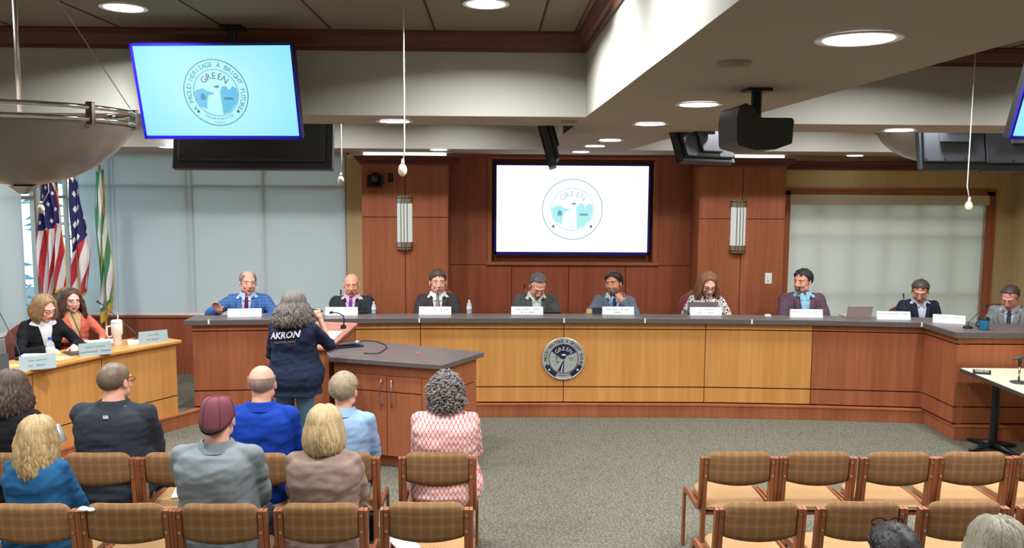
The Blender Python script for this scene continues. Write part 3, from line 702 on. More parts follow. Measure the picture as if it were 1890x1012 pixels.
# small cable clips hanging over the counter edge
for px, y, Yv in ((386, 596, 8.59), (774, 590, 8.73), (1041, 591, 8.74), (1190, 592, 8.73), (1387, 595, 8.69), (1700, 604, 8.52)):
    p = atY(px, y, Yv)
    tag(MB().bb(p.x-.008, p.x+.008, p.y-.018, p.y-.01, 1.03, 1.078).build('edge_clip', WHITE), 'tiny white clip on the front edge of the council countertop', 'clip', 'tiny clips on the counter edge')

# ------------------------------------------------------------------ lectern and cabinet island
IT = [atZ(px, py, .96) for px, py in ((659, 627), (894, 650), (817, 674), (608, 659), (602, 650))]
IT = [(p.x, p.y) for p in IT]
tag(MB().prism(IT, .915, .96).build('island_countertop', STONE, bevel=.006), 'dark speckled top of the cabinet beside the lectern', 'countertop')
def inset(poly, d):
    n = len(poly); out = []; c = Vector((sum(p[0] for p in poly)/n, sum(p[1] for p in poly)/n))
    for i in range(n):
        a, b, e = Vector(poly[i-1]), Vector(poly[i]), Vector(poly[(i+1) % n]); d0 = (b-a).normalized(); d1 = (e-b).normalized()
        n0 = Vector((d0.y, -d0.x)); n1 = Vector((d1.y, -d1.x))
        if n0.dot(c-b) < 0: n0 = -n0
        if n1.dot(c-b) < 0: n1 = -n1
        q = n0+n1; out.append(tuple(b+q*(d/max(.3, q.dot(n0)))))
    return out
IB = inset(IT, .05)
t = thing('island_cabinet', 'red cherry cabinet with two doors standing beside the lectern', 'cabinet', (0, 0, 0))
MB().prism(inset(IT, .066), .10, .913).build('carcass', CHERRYD, t)
MB().prism(inset(IT, .12), .001, .10).build('plinth', CHERRYD, t)
fl, fr, rr2, bk = Vector(IB[3]), Vector(IB[2]), Vector(IB[1]), Vector(IB[0])
def face(a, b, u0, u1, z0, z1, th, mt, name, off=0, par=None, bevel=.002):
    d = (b-a); L = d.length; d.normalize(); n = Vector((d.y, -d.x)); ang = math.atan2(d.y, d.x)
    c = a+d*(u0+u1)/2+n*(off-th/2)
    return MB().box((c.x, c.y, (z0+z1)/2), (u1-u0, th, z1-z0), rz=ang).build(name, mt, par or t, bevel=bevel)
L = (fr-fl).length; LR = (rr2-fr).length
face(fl, fr, 0, L, .82, .912, .018, CHERRY, 'rail_panel'); face(fl, fr, 0, .17, .10, .815, .018, CHERRY, 'side_panel'); face(fl, fr, L-.17, L, .10, .815, .018, CHERRY, 'side_panel')
m_ = L/2
for a_, b_, s in ((.174, m_-.003, 1), (m_+.003, L-.174, -1)):
    face(fl, fr, a_, b_, .68, .815, .018, CHERRY, 'drawer_front'); dr = face(fl, fr, a_, b_, .11, .668, .018, CHERRY, 'door')
    hx = m_-s*.045; d = (fr-fl).normalized(); n = Vector((d.y, -d.x)); pts = []
    for k in range(9):
        q = k/8; pts.append(fl+d*(hx-s*.012*math.sin(PI*q))+n*(.006+.032*math.sin(PI*q)))
    MB().tube([(p.x, p.y, .55+.24*k/8) for k, p in enumerate(pts)], .007, 8).build('handle', SILVER, dr, smooth=True)
face(fr, rr2, .0, LR, .70, .912, .018, CHERRY, 'side_panel'); face(fr, rr2, .0, LR, .10, .69, .018, CHERRY, 'side_panel')
# lectern
LA = Vector((-1.335, 8.10)); LBf = Vector((-1.475, 7.50)); dl = (LA-LBf).normalized(); nl = Vector((-dl.y, dl.x))
t = thing('lectern', 'red cherry lectern with a slanted reading top beneath the standing woman', 'lectern', (0, 0, 0))
wl = .52; P = [LBf, LA, LA+nl*wl, LBf+nl*wl]
b = MB(); vs = [(p.x, p.y, .14*0+.001) for p in P]+[(P[0].x, P[0].y, .97), (P[1].x, P[1].y, 1.09), (P[2].x, P[2].y, 1.09), (P[3].x, P[3].y, .97)]
b.add(vs, [(3, 2, 1, 0), (4, 5, 6, 7), (0, 1, 5, 4), (1, 2, 6, 5), (2, 3, 7, 6), (3, 0, 4, 7)]); b.build('body', CHERRY, t, bevel=.004)
LTOP = wood('glossy_lectern_top', srgb(156, 100, 84), srgb(190, 134, 118), rough=.16)
P2 = [LBf-dl*.03-nl*.02, LA+dl*.02-nl*.02, LA+dl*.02+nl*(wl+.02), LBf-dl*.03+nl*(wl+.02)]
zz = [.975, 1.10, 1.10, .975]
b = MB(); b.add([(p.x, p.y, z) for p, z in zip(P2, zz)]+[(p.x, p.y, z+.022) for p, z in zip(P2, zz)], [(3, 2, 1, 0), (4, 5, 6, 7), (0, 1, 5, 4), (1, 2, 6, 5), (2, 3, 7, 6), (3, 0, 4, 7)]); b.build('slanted_top', LTOP, t, bevel=.003)
MB().bb(-.008, .008, -.02, .02, 0, .01)
def on_lect(u, v, h=.0):
    p = LBf+dl*(u*.6)+nl*(v*wl); return Vector((p.x, p.y, .997+.125*(u*.6+.03)/.65+h))
b = MB(); pp = [on_lect(.08, .05, .003), on_lect(.08, .48, .003), on_lect(.62, .48, .003), on_lect(.62, .05, .003)]; b.add(pp+[p+Vector((0, 0, .004)) for p in pp], [(3, 2, 1, 0), (4, 5, 6, 7), (0, 1, 5, 4), (1, 2, 6, 5), (2, 3, 7, 6), (3, 0, 4, 7)])
tag(b.build('paper_sheet', PAPER), 'bright white papers lying on the slanted lectern top', 'paper')
t = thing('gooseneck_microphone', 'black gooseneck microphone stand clipped to the lectern top', 'microphone', on_lect(.8, .12, .0))
MB().cyl((0, 0, 0), (0, 0, .03), .028, .022, n=16).build('base', BLACK, t, smooth='auto')
MB().tube([(0, 0, .02), (.01, 0, .07), (.0, 0, .12), (-.05, .0, .145), (-.10, -.0, .15)], .006, 7).build('neck', BLACK, t, smooth=True)
MB().cyl((-.10, 0, .15), (-.13, 0, .148), .013, n=10).build('capsule', BLACK, t, smooth=True)
# handheld microphone, its cable on the island
p = atZ(645, 641, .962)
t = thing('handheld_microphone', 'silver headed hand microphone lying on the dark island top', 'microphone', (p.x, p.y, .962), .45)
MB().bb(-.15, .13, -.035, .035, 0, .012).build('cradle', BLACK, t, bevel=.004)
MB().cyl((-.10, 0, .028), (.05, 0, .032), .012, .018, n=12).build('handle', DGREY, t, smooth='auto')
MB().ball((.075, 0, .034), (.03, .026, .026)).build('grille', mat('mesh_grille', srgb(130, 140, 136), .4, .7), t, smooth=True)
cpx = [(655, 632), (672, 629), (695, 630), (712, 637), (714, 643), (700, 652), (685, 653), (672, 652)]
o = MB().tube([atZ(a, b_, .967) for a, b_ in cpx], .0045, 6).build('microphone_cable', BLACK, smooth=True); tag(o, 'thin black cable curling on the dark island top', 'cable')
p = atZ(773, 652, .961); tag(MB().bb(p.x-.02, p.x+.02, p.y-.012, p.y+.012, .9605, .963).build('sticker', mat('red_label', srgb(200, 80, 80), .6)), 'tiny red sticker on the dark island top', 'sticker')

# ------------------------------------------------------------------ staff desk, left
SD = [(-3.17, 8.38), (-3.60, 7.70), (-3.88, 7.05), (-4.08, 6.4), (-4.2, 5.8)]
sdm = ['right end', 'second', 'third', 'last visible']
for i in range(4):
    a, b_ = SD[i+1], SD[i]
    t = unit(a, b_, OAK, 'honey oak front of the staff desk, ' + ['end section beside the open floor gap', 'section under the middle grey nameplates', 'section behind the man in black', 'section at the far left edge'][i], depth=.40, zt=.868, splits=((.135, .33), (.342, .862)))
    t['group'] = 'oak front sections of the staff desk'; t.name = 'desk_cabinet'
ft = []; bt = []
for i, p in enumerate(SD):
    a = Vector(SD[max(i-1, 0)]); b_ = Vector(SD[min(i+1, 4)]); d = (a-b_).normalized(); n = Vector((-d.y, d.x)); p = Vector(p); e = d*.04 if i == 0 else Vector((0, 0))
    ft.append(tuple(p-n*.04+e)); bt.append(tuple(p+n*.48+e))
OAKT = wood('honey_oak_top', srgb(196, 132, 66), srgb(220, 158, 90), sc=(6, 6, 6), rough=.25)
tag(MB().prism(ft+bt[::-1], .868, .90).build('oak_worktop', OAKT, bevel=.008), 'honey oak top of the staff desk by the flags', 'desk top')

# ------------------------------------------------------------------ right small table
tz = .735
A_, B_ = [Vector(atZ(a, b_, tz)[:2]) for a, b_ in ((1773, 679.5), (1890, 727))]
u_ = (B_-A_).normalized(); v_ = Vector((-u_.y, u_.x)); tp = [tuple(A_), tuple(A_+u_*1.5), tuple(A_+u_*1.5+v_*.76), tuple(A_+v_*.76)]
t = thing('conference_table', 'pale topped table with dark edge and black pedestal, right edge', 'table', (0, 0, 0))
MB().prism(tp, tz-.004, tz).build('top', mat('cream_laminate', srgb(214, 204, 176), .4), t)
MB().prism(inset(tp, -.006), tz-.035, tz-.004).build('edge_band', mat('dark_edge', srgb(70, 62, 60), .5), t)
lg = atZ(1832, 830, 0); LG = [(lg.x, lg.y), (lg.x+u_.x*.95, lg.y+u_.y*.95)]
for lx, ly in LG: MB().cyl((lx, ly, .03), (lx, ly, tz-.035), .035, n=18).build('pedestal', BLACK, t, smooth='auto')
for lx, ly in LG:
  b = MB()
  for k in range(4):
    a = k*PI/2+.3; c_, s_ = math.cos(a), math.sin(a); b.tube([(lx, ly, .05), (lx+.12*c_, ly+.12*s_, .04), (lx+.28*c_, ly+.28*s_, .016)], [.035, .028, .015], 8)
  b.build('base', BLACK, t, smooth=True)
def blurtext(s, ts):
    """text in which # stands for a letter too blurred to read: a few strokes of letter size"""
    rd = random.Random(len(s)*7+ord(s[0])); w = ts*.56; x = -len(s)*w/2; mb = MB(); word = ''
    for ch in s+' ':
        if ch == '#':
            h = ts*rd.choice((.5, .5, .7)); 
            for k in range(2): q = x+w*(.15+.45*k); mb.bb(q, q+ts*.09, -ts*.32, -ts*.32+h*rd.uniform(.7, 1), 0, .0004)
            z_ = -ts*.32+h*rd.uniform(.2, .9); mb.bb(x+w*.15, x+w*.7, z_-ts*.04, z_+ts*.04, 0, .0004)
            x += w
        elif ch == ' ':
            if word: vs, fs = textmesh(word, ts, .0004, 'LEFT'); mb.add(vs, fs, Matrix.Translation((x-len(word)*w, 0, 0))); word = ''
            x += w
        else: word += ch; x += w
    return mb.v, mb.f
def plate(p, rz, w, h, label, l1, l2=None, m=None, group='white nameplates on the council desk', dark=None, ts=.024, tilt=.30):
    t = thing('nameplate', label, 'nameplate', p, rz, group)
    y0 = h*math.sin(tilt)
    b = MB(); b.add([(-w/2, -y0, 0), (w/2, -y0, 0), (w/2, 0, h), (-w/2, 0, h), (-w/2, y0, 0), (w/2, y0, 0)], [(0, 1, 2, 3), (5, 4, 3, 2), (0, 3, 4), (1, 5, 2), (1, 0, 4, 5)]); b.build('plate', m or PLATE, t)
    M = Matrix.Translation((0, -y0/2, h/2))@Matrix.Rotation(PI/2-tilt, 4, 'X'); b = MB()
    for s, zz_ in ((l1, h*.18 if l2 else h*.2), (l2, -h*.2)):
        if s:
            vs, fs = blurtext(s, ts); b.add(vs, fs, M@Matrix.Translation((0, zz_, .0008)))
    b.build('lettering', dark or DGREY, t)
    return t
PLATE = mat('white_acrylic', srgb(232, 236, 236), .35); PLATEG = mat('grey_acrylic', srgb(150, 166, 164), .35)
GTX = mat('grey_letters', srgb(110, 116, 120), .6)
CZ = 1.075
dp = [((451, 585), .42, '##### ######## - Ward 3', None, 'nameplate before the man in the bright blue jacket', .10),
      ((630, 582), .42, '#### ##### - Ward 2', None, 'nameplate before the bald man with the purple tie', .03),
      ((803, 581), .0, '##### #. ##### - At Large', None, 'nameplate before the man between two water bottles', .0),
      ((973, 581), .0, '##### ####### - Mayor', 'City of Green', 'nameplate before the man reading in the green-grey jacket', 0),
      ((1141, 581), .0, '#### ##### - At Large', 'President', 'nameplate before the smiling man with hand on chin', 0),
      ((1303, 582), .0, '##### ########', 'Clerk of Council', 'nameplate before the woman with long hair at a laptop', 0),
      ((1489, 586), .0, '####### #. ##### - Ward 1', None, 'nameplate before the man in the plum jacket', -.05),
      ((1650, 590), .0, '###### ########### - Ward 4', None, 'nameplate before the man in navy, beside the laptop', -.1),
      ((1753, 597), .0, '#### ###### - Finance', None, 'nameplate on the corner beside the blue mug', -.4)]
for (px, py), _, a, b_, l, rz in dp:
    p = atZ(px, py, CZ); plate((p.x, p.y+.02, CZ), rz, .345 if px != 1753 else .30, .085, 'white '+l, a, b_, ts=.022, dark=GTX)
for (px, py), a, b_, l, rz in [((70, 681), '#### #######', 'City Planner', 'beside the water bottle and papers', .56), ((176, 655), '###### #######', 'Human Resources Director', 'in front of the tall white tumbler', .62), ((283, 632), '#### ####', 'Law Director', 'at the right end of the oak desk', .66)]:
    p = atZ(px, py, .90); plate((p.x, p.y, .90), rz, .27, .115, 'grey nameplate '+l, a, b_, PLATEG, 'grey nameplates on the staff desk', ts=.021)
p = atZ(5, 690, .90)
plate((p.x-.06, p.y, .90), .5, .2, .16, 'tall grey panel sign cut by the left edge on the staff desk', ' ', None, DGREY, 'grey nameplates on the staff desk')
p = atZ(1812, 691, tz); plate((p.x, p.y, tz), -.35, .15, .042, 'small black framed nameplate on the pale table', 'RESERVED', None, BLACK, 'small signs', PLATE, ts=.026)
# bottles, mugs
def lathe_obj(name, prof, m, par, n=24): return MB().lathe(prof, n=n).build(name, m, par, smooth='auto')
def bottle(p, label, s=1.0):
    t = thing('water_bottle', label, 'bottle', p, 0, 'small clear water bottles'); t.scale = (s, s, s)
    lathe_obj('bottle_body', [(.028, 0), (.032, .006), (.032, .03), (.029, .04), (.032, .05), (.032, .10), (.026, .13), (.013, .148), (.012, .16), (.002, .16)], CLEAR, t)
    lathe_obj('label_band', [(.0325, .055), (.0328, .056), (.0328, .093), (.0325, .094)], mat('bottle_label', srgb(215, 225, 232), .5), t)
    lathe_obj('cap', [(.014, .155), (.0145, .157), (.014, .175), (.001, .175)], WHITE, t)
    return t
p = atZ(690, 579, CZ); bottle(p, 'water bottle before the bald man with the purple tie', .75)
p = atZ(866, 579, CZ); bottle(p, 'water bottle right of the third nameplate', .85)
p = atZ(94, 664, .90); b_ = bottle(p, 'blue labelled water bottle on the oak staff desk', 1.15); b_.children[1].data.materials[0] = mat('blue_label', srgb(60, 96, 190), .5)
p = atZ(217, 637, .90)
t = thing('tumbler', 'tall white insulated tumbler with handle and straw', 'tumbler', (p.x, p.y, .90), .5)
lathe_obj('cup', [(.035, 0), (.038, .01), (.039, .09), (.05, .11), (.053, .21), (.05, .215), (.004, .215)], WHITE, t)
lathe_obj('lid', [(.052, .215), (.052, .235), (.04, .245), (.004, .245)], mat('cream_lid', srgb(236, 232, 224), .4), t)
MB().tube([(-.045, 0, .19), (-.085, 0, .185), (-.09, 0, .12), (-.08, 0, .08), (-.045, 0, .09)], .009, 8).build('handle', WHITE, t, smooth=True)
MB().cyl((.01, 0, .24), (.014, 0, .29), .005, n=8).build('straw', WHITE, t, smooth=True)
p = atZ(1815, 609, CZ)
t = thing('travel_mug', 'blue travel mug with dark lid on the corner countertop', 'mug', (p.x, p.y, CZ))
lathe_obj('cup', [(.04, 0), (.045, .01), (.052, .1), (.004, .1)], mat('blue_mug', srgb(40, 120, 160), .35), t); lathe_obj('lid', [(.053, .1), (.053, .112), (.045, .125), (.01, .128)], BLACK, t)
b = MB(); b.tube([(-.05, 0, .085), (-.075, 0, .075), (-.075, 0, .04), (-.05, 0, .03)], .006, 7); b.build('handle', BLACK, t, smooth=True)
# laptops, binders
def laptop(px, py, label, rz, m, w=.31, lh=.2):
    p = atZ(px, py, CZ); t = thing('laptop', label, 'laptop', (p.x, p.y+.12, CZ), rz)
    MB().bb(-w/2, w/2, 0, .2, 0, .014).build('keyboard_base', m, t, bevel=.003)
    b = MB(); b.box((0, 0, 0), (w, .007, lh), Matrix.Translation((0, -.0, .012))@Matrix.Rotation(.28, 4, 'X')@Matrix.Translation((0, 0, lh/2)))
    b.build('screen_lid', m, t, bevel=.002); return t
laptop(1594, 590, 'open silver laptop seen from behind before the man in navy', .0, mat('silver_laptop', srgb(196, 178, 176), .35, .3), .27, .125)
laptop(1301, 580, 'open grey laptop behind the nameplate of the long haired woman', 0, mat('grey_laptop', srgb(140, 136, 134), .4), .34, .115)
p = atZ(1105, 580, CZ); t = thing('tablet_case', 'grey tablet case with a yellow tag, left of the smiling man', 'tablet', (p.x, p.y+.03, CZ)); MB().box((.02, 0, .035), (.2, .012, .068), Matrix.Rotation(.1, 4, 'X')).build('case', DGREY, t, bevel=.003)
MB().bb(-.13, -.07, -.012, .002, .004, .052).build('yellow_tag', mat('yellow_tag', srgb(206, 180, 90), .6), t)
p = atZ(1020, 579, CZ); tag(MB().bb(p.x-.09, p.x+.09, p.y+.0, p.y+.14, CZ, CZ+.018).build('closed_notebook', BLACK, bevel=.003), 'flat black notebook right of the fourth nameplate', 'notebook')
p = atZ(675, 580, CZ); tag(MB().bb(p.x-.12, p.x+.02, p.y+.03, p.y+.16, CZ, CZ+.014).build('closed_notebook', BLACK, bevel=.003), 'flat black tablet before the bald man with the purple tie', 'tablet')
p = atZ(1417, 584, CZ); tag(MB().bb(p.x-.03, p.x+.03, p.y-.015, p.y+.02, CZ, CZ+.02).build('note_block', PAPER), 'small note block on the counter left of the plum jacket', 'paper')
# gooseneck microphones on the desks
def goose(base, tip, label, b2=(.05, .05)):
    base, tip = Vector(base), Vector(tip); t = thing('gooseneck_microphone', label, 'microphone', base); d = tip-base
    MB().lathe([(.045, 0), (.045, .012), (.03, .022), (.003, .024)], n=20).build('base', BLACK, t, smooth='auto')
    q = [Vector((0, 0, .02)), Vector((0, 0, .05))+d*.08, d*.5+Vector((0, 0, .03)), d*.9+Vector((0, 0, .012)), d]
    MB().tube(q, .0045, 7).build('neck', DGREY, t, smooth=True)
    dn = (q[-1]-q[-2]).normalized(); MB().capsule(d, .008, d+dn*.045, .011, 10).build('capsule', BLACK, t, smooth=True)
def G(bx, by, bz, tx, ty, dY, label): a = atZ(bx, by, bz); goose(a, atY(tx, ty, a.y+dY), label)
G(38, 664, .90, -2, 575, .12, 'gooseneck microphone rising at the left end of the staff desk')
G(152, 636, .90, 119, 552, .08, 'gooseneck microphone in front of the woman in orange')
G(254, 628, .90, 186, 561, .15, 'gooseneck microphone behind the white tumbler')
G(812, 574, CZ, 808, 541, .1, 'gooseneck microphone before the man between two water bottles')
G(969, 573, CZ, 968, 532, .06, 'gooseneck microphone before the man reading in green-grey')
G(1302, 575, CZ, 1302, 533, .05, 'gooseneck microphone before the long haired woman')
G(1476, 578, CZ, 1476, 538, .05, 'gooseneck microphone before the man in the plum jacket')
G(1668, 582, CZ, 1668, 550, .05, 'gooseneck microphone before the man in navy')
G(1786, 606, CZ, 1818, 566, .15, 'gooseneck microphone leaning to the man in the pale grey suit')
G(629, 578, CZ, 629, 543, .05, 'gooseneck microphone before the bald man with the purple tie')
G(1127, 575, CZ, 1128, 548, .05, 'gooseneck microphone before the smiling man with hand on chin')
# table microphone on the small right table
p = atZ(1880, 707, tz); t = thing('desk_microphone', 'microphone on a round weighted stand on the pale table', 'microphone', (p.x, p.y, tz))
lathe_obj('base', [(.07, 0), (.07, .008), (.05, .014), (.01, .02)], DGREY, t); MB().cyl((0, 0, .015), (0, 0, .17), .009, n=10).build('stem', SILVER, t, smooth=True)
MB().cyl((0, 0, .15), (0, 0, .22), .014, n=10).build('clutch', BLACK, t, smooth=True); MB().capsule((-.05, 0, .215), .012, (.10, 0, .25), .02, 12).build('capsule', DGREY, t, smooth=True)
# papers on the staff desk
def sheet(px, py, z, w, h, rz, label, m=PAPER, th=.004, name='paper_sheet', cat='paper'):
    p = atZ(px, py, z); return tag(MB().box((p.x, p.y, z+th/2+.0005), (w, h, th), rz=rz).build(name, m), label, cat)
sheet(180, 633, .90, .30, .22, .55, 'white open papers in front of the woman in orange', th=.012)
sheet(72, 655, .90, .28, .21, .2, 'white paper under the hands of the woman in black')
sheet(140, 652, .90, .16, .2, .8, 'dark folder with a white edge beside the middle nameplate', DGREY, .01, 'folder', 'folder')
sheet(252, 634, .90, .16, .10, .5, 'white stack of papers between tumbler and end nameplate', th=.03)
sheet(25, 676, .90, .14, .08, .2, 'yellow note pad at the left end of the staff desk', mat('yellow_paper', srgb(230, 220, 130), .8), .008, 'note_pad', 'notepad')
sheet(110, 662, .90, .16, .2, 1.1, 'pale green sheet beside the blue labelled bottle', mat('pale_green_paper', srgb(176, 186, 140), .8))

# ------------------------------------------------------------------ flags
def flag(px, pyt, pyb, Y, wd, cells, label, seed, gold=False, topz=None):
    top = atY(px, pyt, Y); t = thing('standing_flag', label, 'flag', (top.x, Y, .13))
    H = top.z-.13
    MB().cyl((0, 0, .02), (0, 0, H), .013, n=12).build('pole', POLE, t, smooth='auto'); MB().lathe([(.13, 0), (.13, .012), (.06, .04), (.02, .05)], n=24).build('base', SILVER, t, smooth='auto')
    MB().lathe([(.004, H), (.02, H+.01), (.022, H+.03), (.008, H+.05), (.002, H+.14)], n=10).build('finial', mat('gold_metal', srgb(190, 160, 90), .3, 1), t, smooth='auto')
    # cloth: folded drape; u across the unfolded cloth, v down
    L = top.z-atY(px, pyb, Y).z-.05; nu, nv = 150, 140; vs = []; rnd = random.Random(seed); ph = rnd.uniform(0, 6)
    for j in range(nv+1):
        v = j/nv; w = wd*(.30+.70*min(1, v*1.5)**.8)*(1-.25*max(0, v-.7)/.3)
        for i in range(nu+1):
            u = i/nu; fold = math.sin(u*PI*5+ph+v*.8)
            x = (u-.35)*w+.02*math.sin(v*7+u*6+ph); y = -.03-.05*fold*(.4+.6*v)-.02*math.sin(u*17)
            z = H-.05-v*L*(1-.18*u*(1-.3*v))-.25*L*u*(1-u)*.3
            vs.append((x, y, z))
    fs = []; mi = []
    for j in range(nv):
        for i in range(nu): a = j*(nu+1)+i; fs.append((a, a+1, a+nu+2, a+nu+1)); mi.append(cells((i+.5)/nu, (j+.5)/nv))
    mb = MB(); mb.v = vs; mb.f = fs; mb.m = mi
    o = mb.build('cloth', FM, t, smooth=True); s = o.modifiers.new('thickness', 'SOLIDIFY'); s.thickness = .003
    return t
POLE = mat('pale_wood_pole', srgb(176, 150, 110), .4)
FM = [mat('flag_red', srgb(176, 44, 52), .8), mat('flag_white', srgb(214, 210, 208), .8), mat('flag_blue', srgb(38, 36, 84), .8), mat('flag_gold', srgb(206, 160, 60), .7), mat('flag_green', srgb(60, 124, 84), .8)]
def usa(u, v):
    if u > .97 or v > .975: return 3
    if v < .42 and u < .95:
        a, b = u*9, v*14; return 1 if (abs(a-round(a))+abs(b-round(b)) < .3) and (round(a)+round(b)) % 2 == 0 else 2
    return 0 if int((u*.9+v*.45)*11) % 2 == 0 else 1
def ohio(u, v):
    s = u*.55+v
    if v > .98: return 3
    if v < .62-u*.1:
        a, b = u*2.6+v*.8, v*8; return 1 if (abs(a-round(a))+abs(b-round(b)) < .24) and u > .1 else (0 if u < .16 and v > .5 else 2)
    return (0, 1)[int((s)*5) % 2]
def city(u, v):
    if v > .9 or u > .96: return 3 if (u > .9 or v > .93) else 4
    return (4, 1, 4, 1, 4, 3)[int((v*1.1+u*.9)*6) % 6] if u > .05 else 4
flag(84, 318, 560, 9.2, .27, usa, 'red and white striped flag with stars beneath the bowl light', 1)
flag(136, 318, 560, 9.35, .23, ohio, 'navy flag with white stars and red stripes, middle of three', 5)
flag(183, 303, 602, 9.45, .15, city, 'green and white flag with gold trim beside the grey blind', 9)

# ------------------------------------------------------------------ upholstered wood chairs
def make_chair():
    t = thing('wood_frame_chair', 'chair', 'chair', (0, 0, 0))
    def by(z): return -.20-.10*max(0, z-.42)   # rear posts lean back
    def pad(x0, nrm): pass
    nu, nv = 18, 8; fr_, bk_ = [], []
    for j in range(nv+1):
        rf, rb = [], []
        for i in range(nu+1):
            s = -1+2*i/nu; x = s*.213; zt_ = .815-.035*abs(s)**9; zb = .592+.026*s*s
            v = j/nv; z = zb+(zt_-zb)*v; cy = by(z)-.022*(1-s*s); e = .022*min(1, 4.5*min(v, 1-v)+.35)*min(1, 9*(1-abs(s))+.4)
            rf.append(Vector((x, cy+e, z))); rb.append(Vector((x, cy-e, z)))
        fr_.append(rf); bk_.append(rb)
    b = MB(); n = nu+1
    vs = [p for r in bk_ for p in r]+[p for r in fr_ for p in r]; o_ = (nv+1)*n; fs = []
    for j in range(nv):
        for i in range(nu): a = j*n+i; fs.append((a, a+1, a+n+1, a+n)); fs.append((o_+a, o_+a+n, o_+a+n+1, o_+a+1))
    for i in range(nu): fs.append((i, o_+i, o_+i+1, i+1)); a = nv*n+i; fs.append((a, a+1, o_+a+1, o_+a))
    for j in range(nv): a = j*n; fs.append((a, a+n, o_+a+n, o_+a)); a = j*n+nu; fs.append((a, o_+a, o_+a+n, a+n))
    b.add(vs, fs); b.build('backrest', PLAID, t, smooth=True)
    # seat cushion with rounded front
    rg = []
    for j in range(13):
        v = j/12; y = -.215+.44*v; w = .212*(1 if v < .7 else math.sqrt(max(.2, 1-((v-.7)/.36)**2))); h = .03*min(1, 5*min(v, 1-v)+.35)
        rg.append([Vector((x*w, y, .435+z*h+.008*math.sin(PI*v))) for x, z in ((-1, -.6), (-1, .5), (-.93, .9), (-.4, 1.05), (.4, 1.05), (.93, .9), (1, .5), (1, -.6), (.9, -1), (-.9, -1))])
    MB().rings(rg).build('seat', BEIGE, t, smooth='auto')
    MB().bb(-.235, .235, -.20, .17, .385, .408).build('seat_frame', CHAIRW, t, bevel=.003)
    for s in (-1, 1):
        b = MB(); x = s*.226; w = .014
        P_ = [(by(.775), .775), (by(.42), .42), (-.185, 0)]; q = .042
        b.rings([[Vector((x-w, y-q*.5, z)), Vector((x+w, y-q*.5, z)), Vector((x+w, y+q*.6, z)), Vector((x-w, y+q*.6, z))] for y, z in P_])
        l = b.build('rear_leg', CHAIRW, t, bevel=.003)
        b = MB()
        for z in (.745, .655): b.cyl((x, by(z)-q*.5-.004, z), (x, by(z)-q*.5+.003, z), .008, n=12)
        b.build('bolt', SILVER, l)
        # bent side frame: down the back, forward under the seat, down the front
        x = s*.252; w = .010
        path = [(by(.775)+.0, .775), (by(.6), .60), (by(.52)+.006, .50), (-.185, .445), (-.14, .42), (.12, .42), (.19, .41), (.222, .37), (.23, .25), (.235, 0)]; rg = []
        for i, (y, z) in enumerate(path):
            a_ = Vector(path[max(i-1, 0)]); c_ = Vector(path[min(i+1, len(path)-1)]); d = (c_-a_).normalized(); nn = Vector((-d.y, d.x))*.02
            rg.append([Vector((x-w, y-nn.x, z-nn.y)), Vector((x+w, y-nn.x, z-nn.y)), Vector((x+w, y+nn.x, z+nn.y)), Vector((x-w, y+nn.x, z+nn.y))])
        MB().rings(rg).build('side_frame', CHAIRW, t, bevel=.003)
    for q in bpy.data.objects:
        if q.parent is not None and (q.parent is t or q.parent.parent is t): q.data.transform(Matrix.Diagonal((.925, 1, 1, 1)))
    return t
R1, R2 = 5.30, 4.47
def cx1(px): return atY(px, 850, R1-.23).x
def cx2(px): return atY(px, 935, R2-.23).x
proto = make_chair()
CH = []
rows = [(R1, cx1, [(37, 'at the left edge under the dark haired person'), (180, 'holding the man in the black shirt'), (327, 'beside the man in black, white paper on it'), (474, 'holding the man in the royal blue shirt'), (628, 'holding the person in the light blue shirt'), (808, 'holding the woman in the pink patterned blouse')], 'chairs of the farther left row'),
        (R2, cx2, [(60, 'holding the woman in the blue top'), (232, 'empty, between the blue top and the maroon cap'), (408, 'holding the man in the maroon cap'), (592, 'holding the woman in the taupe top'), (788, 'empty, behind the woman in the pink blouse')], 'chairs of the nearer left row'),
        (R1, cx1, [(1365, 'first from the aisle in the farther right row'), (1510, 'second from the aisle in the farther right row'), (1655, 'third from the aisle in the farther right row'), (1796, 'in front of the pale table pedestal, farther right row'), (1938, 'cut by the right edge, farther right row')], 'chairs of the farther right row'),
        (R2, cx2, [(1402, 'first from the aisle in the nearer right row'), (1590, 'second from the aisle in the nearer right row'), (1776, 'third from the aisle in the nearer right row'), (1962, 'cut by the right edge, nearer right row')], 'chairs of the nearer right row')]
first = True; rc = random.Random(5)
for Yr, fx, lst, grp in rows:
    for px, l in lst:
        loc = (fx(px), Yr+rc.uniform(-.008, .008), 0); lab = 'brown plaid wood frame chair '+l
        rz = rc.uniform(-.012, .012)
        if first: c_ = proto; c_.location = loc; c_['label'] = lab; c_['group'] = grp; first = False
        else: c_ = dup(proto, loc, rz, lab, grp)
        CH.append(c_)
p3 = atZ(1655, 985, 1.2); p4 = atZ(1852, 970, 1.22)
dup(proto, (p3.x, p3.y-.05, 0), .0, 'brown plaid wood frame chair under the dark haired head, bottom edge', 'chairs of the last right row')
dup(proto, (p4.x+.02, p4.y-.05, 0), 0, 'brown plaid wood frame chair under the pale haired head at the bottom right', 'chairs of the last right row')
if False: dup(proto, (p.x+.22, p.y-.75, 0), -.25, 'brown plaid wood frame chair pulled up to the pale table', 'chair at the pale table')
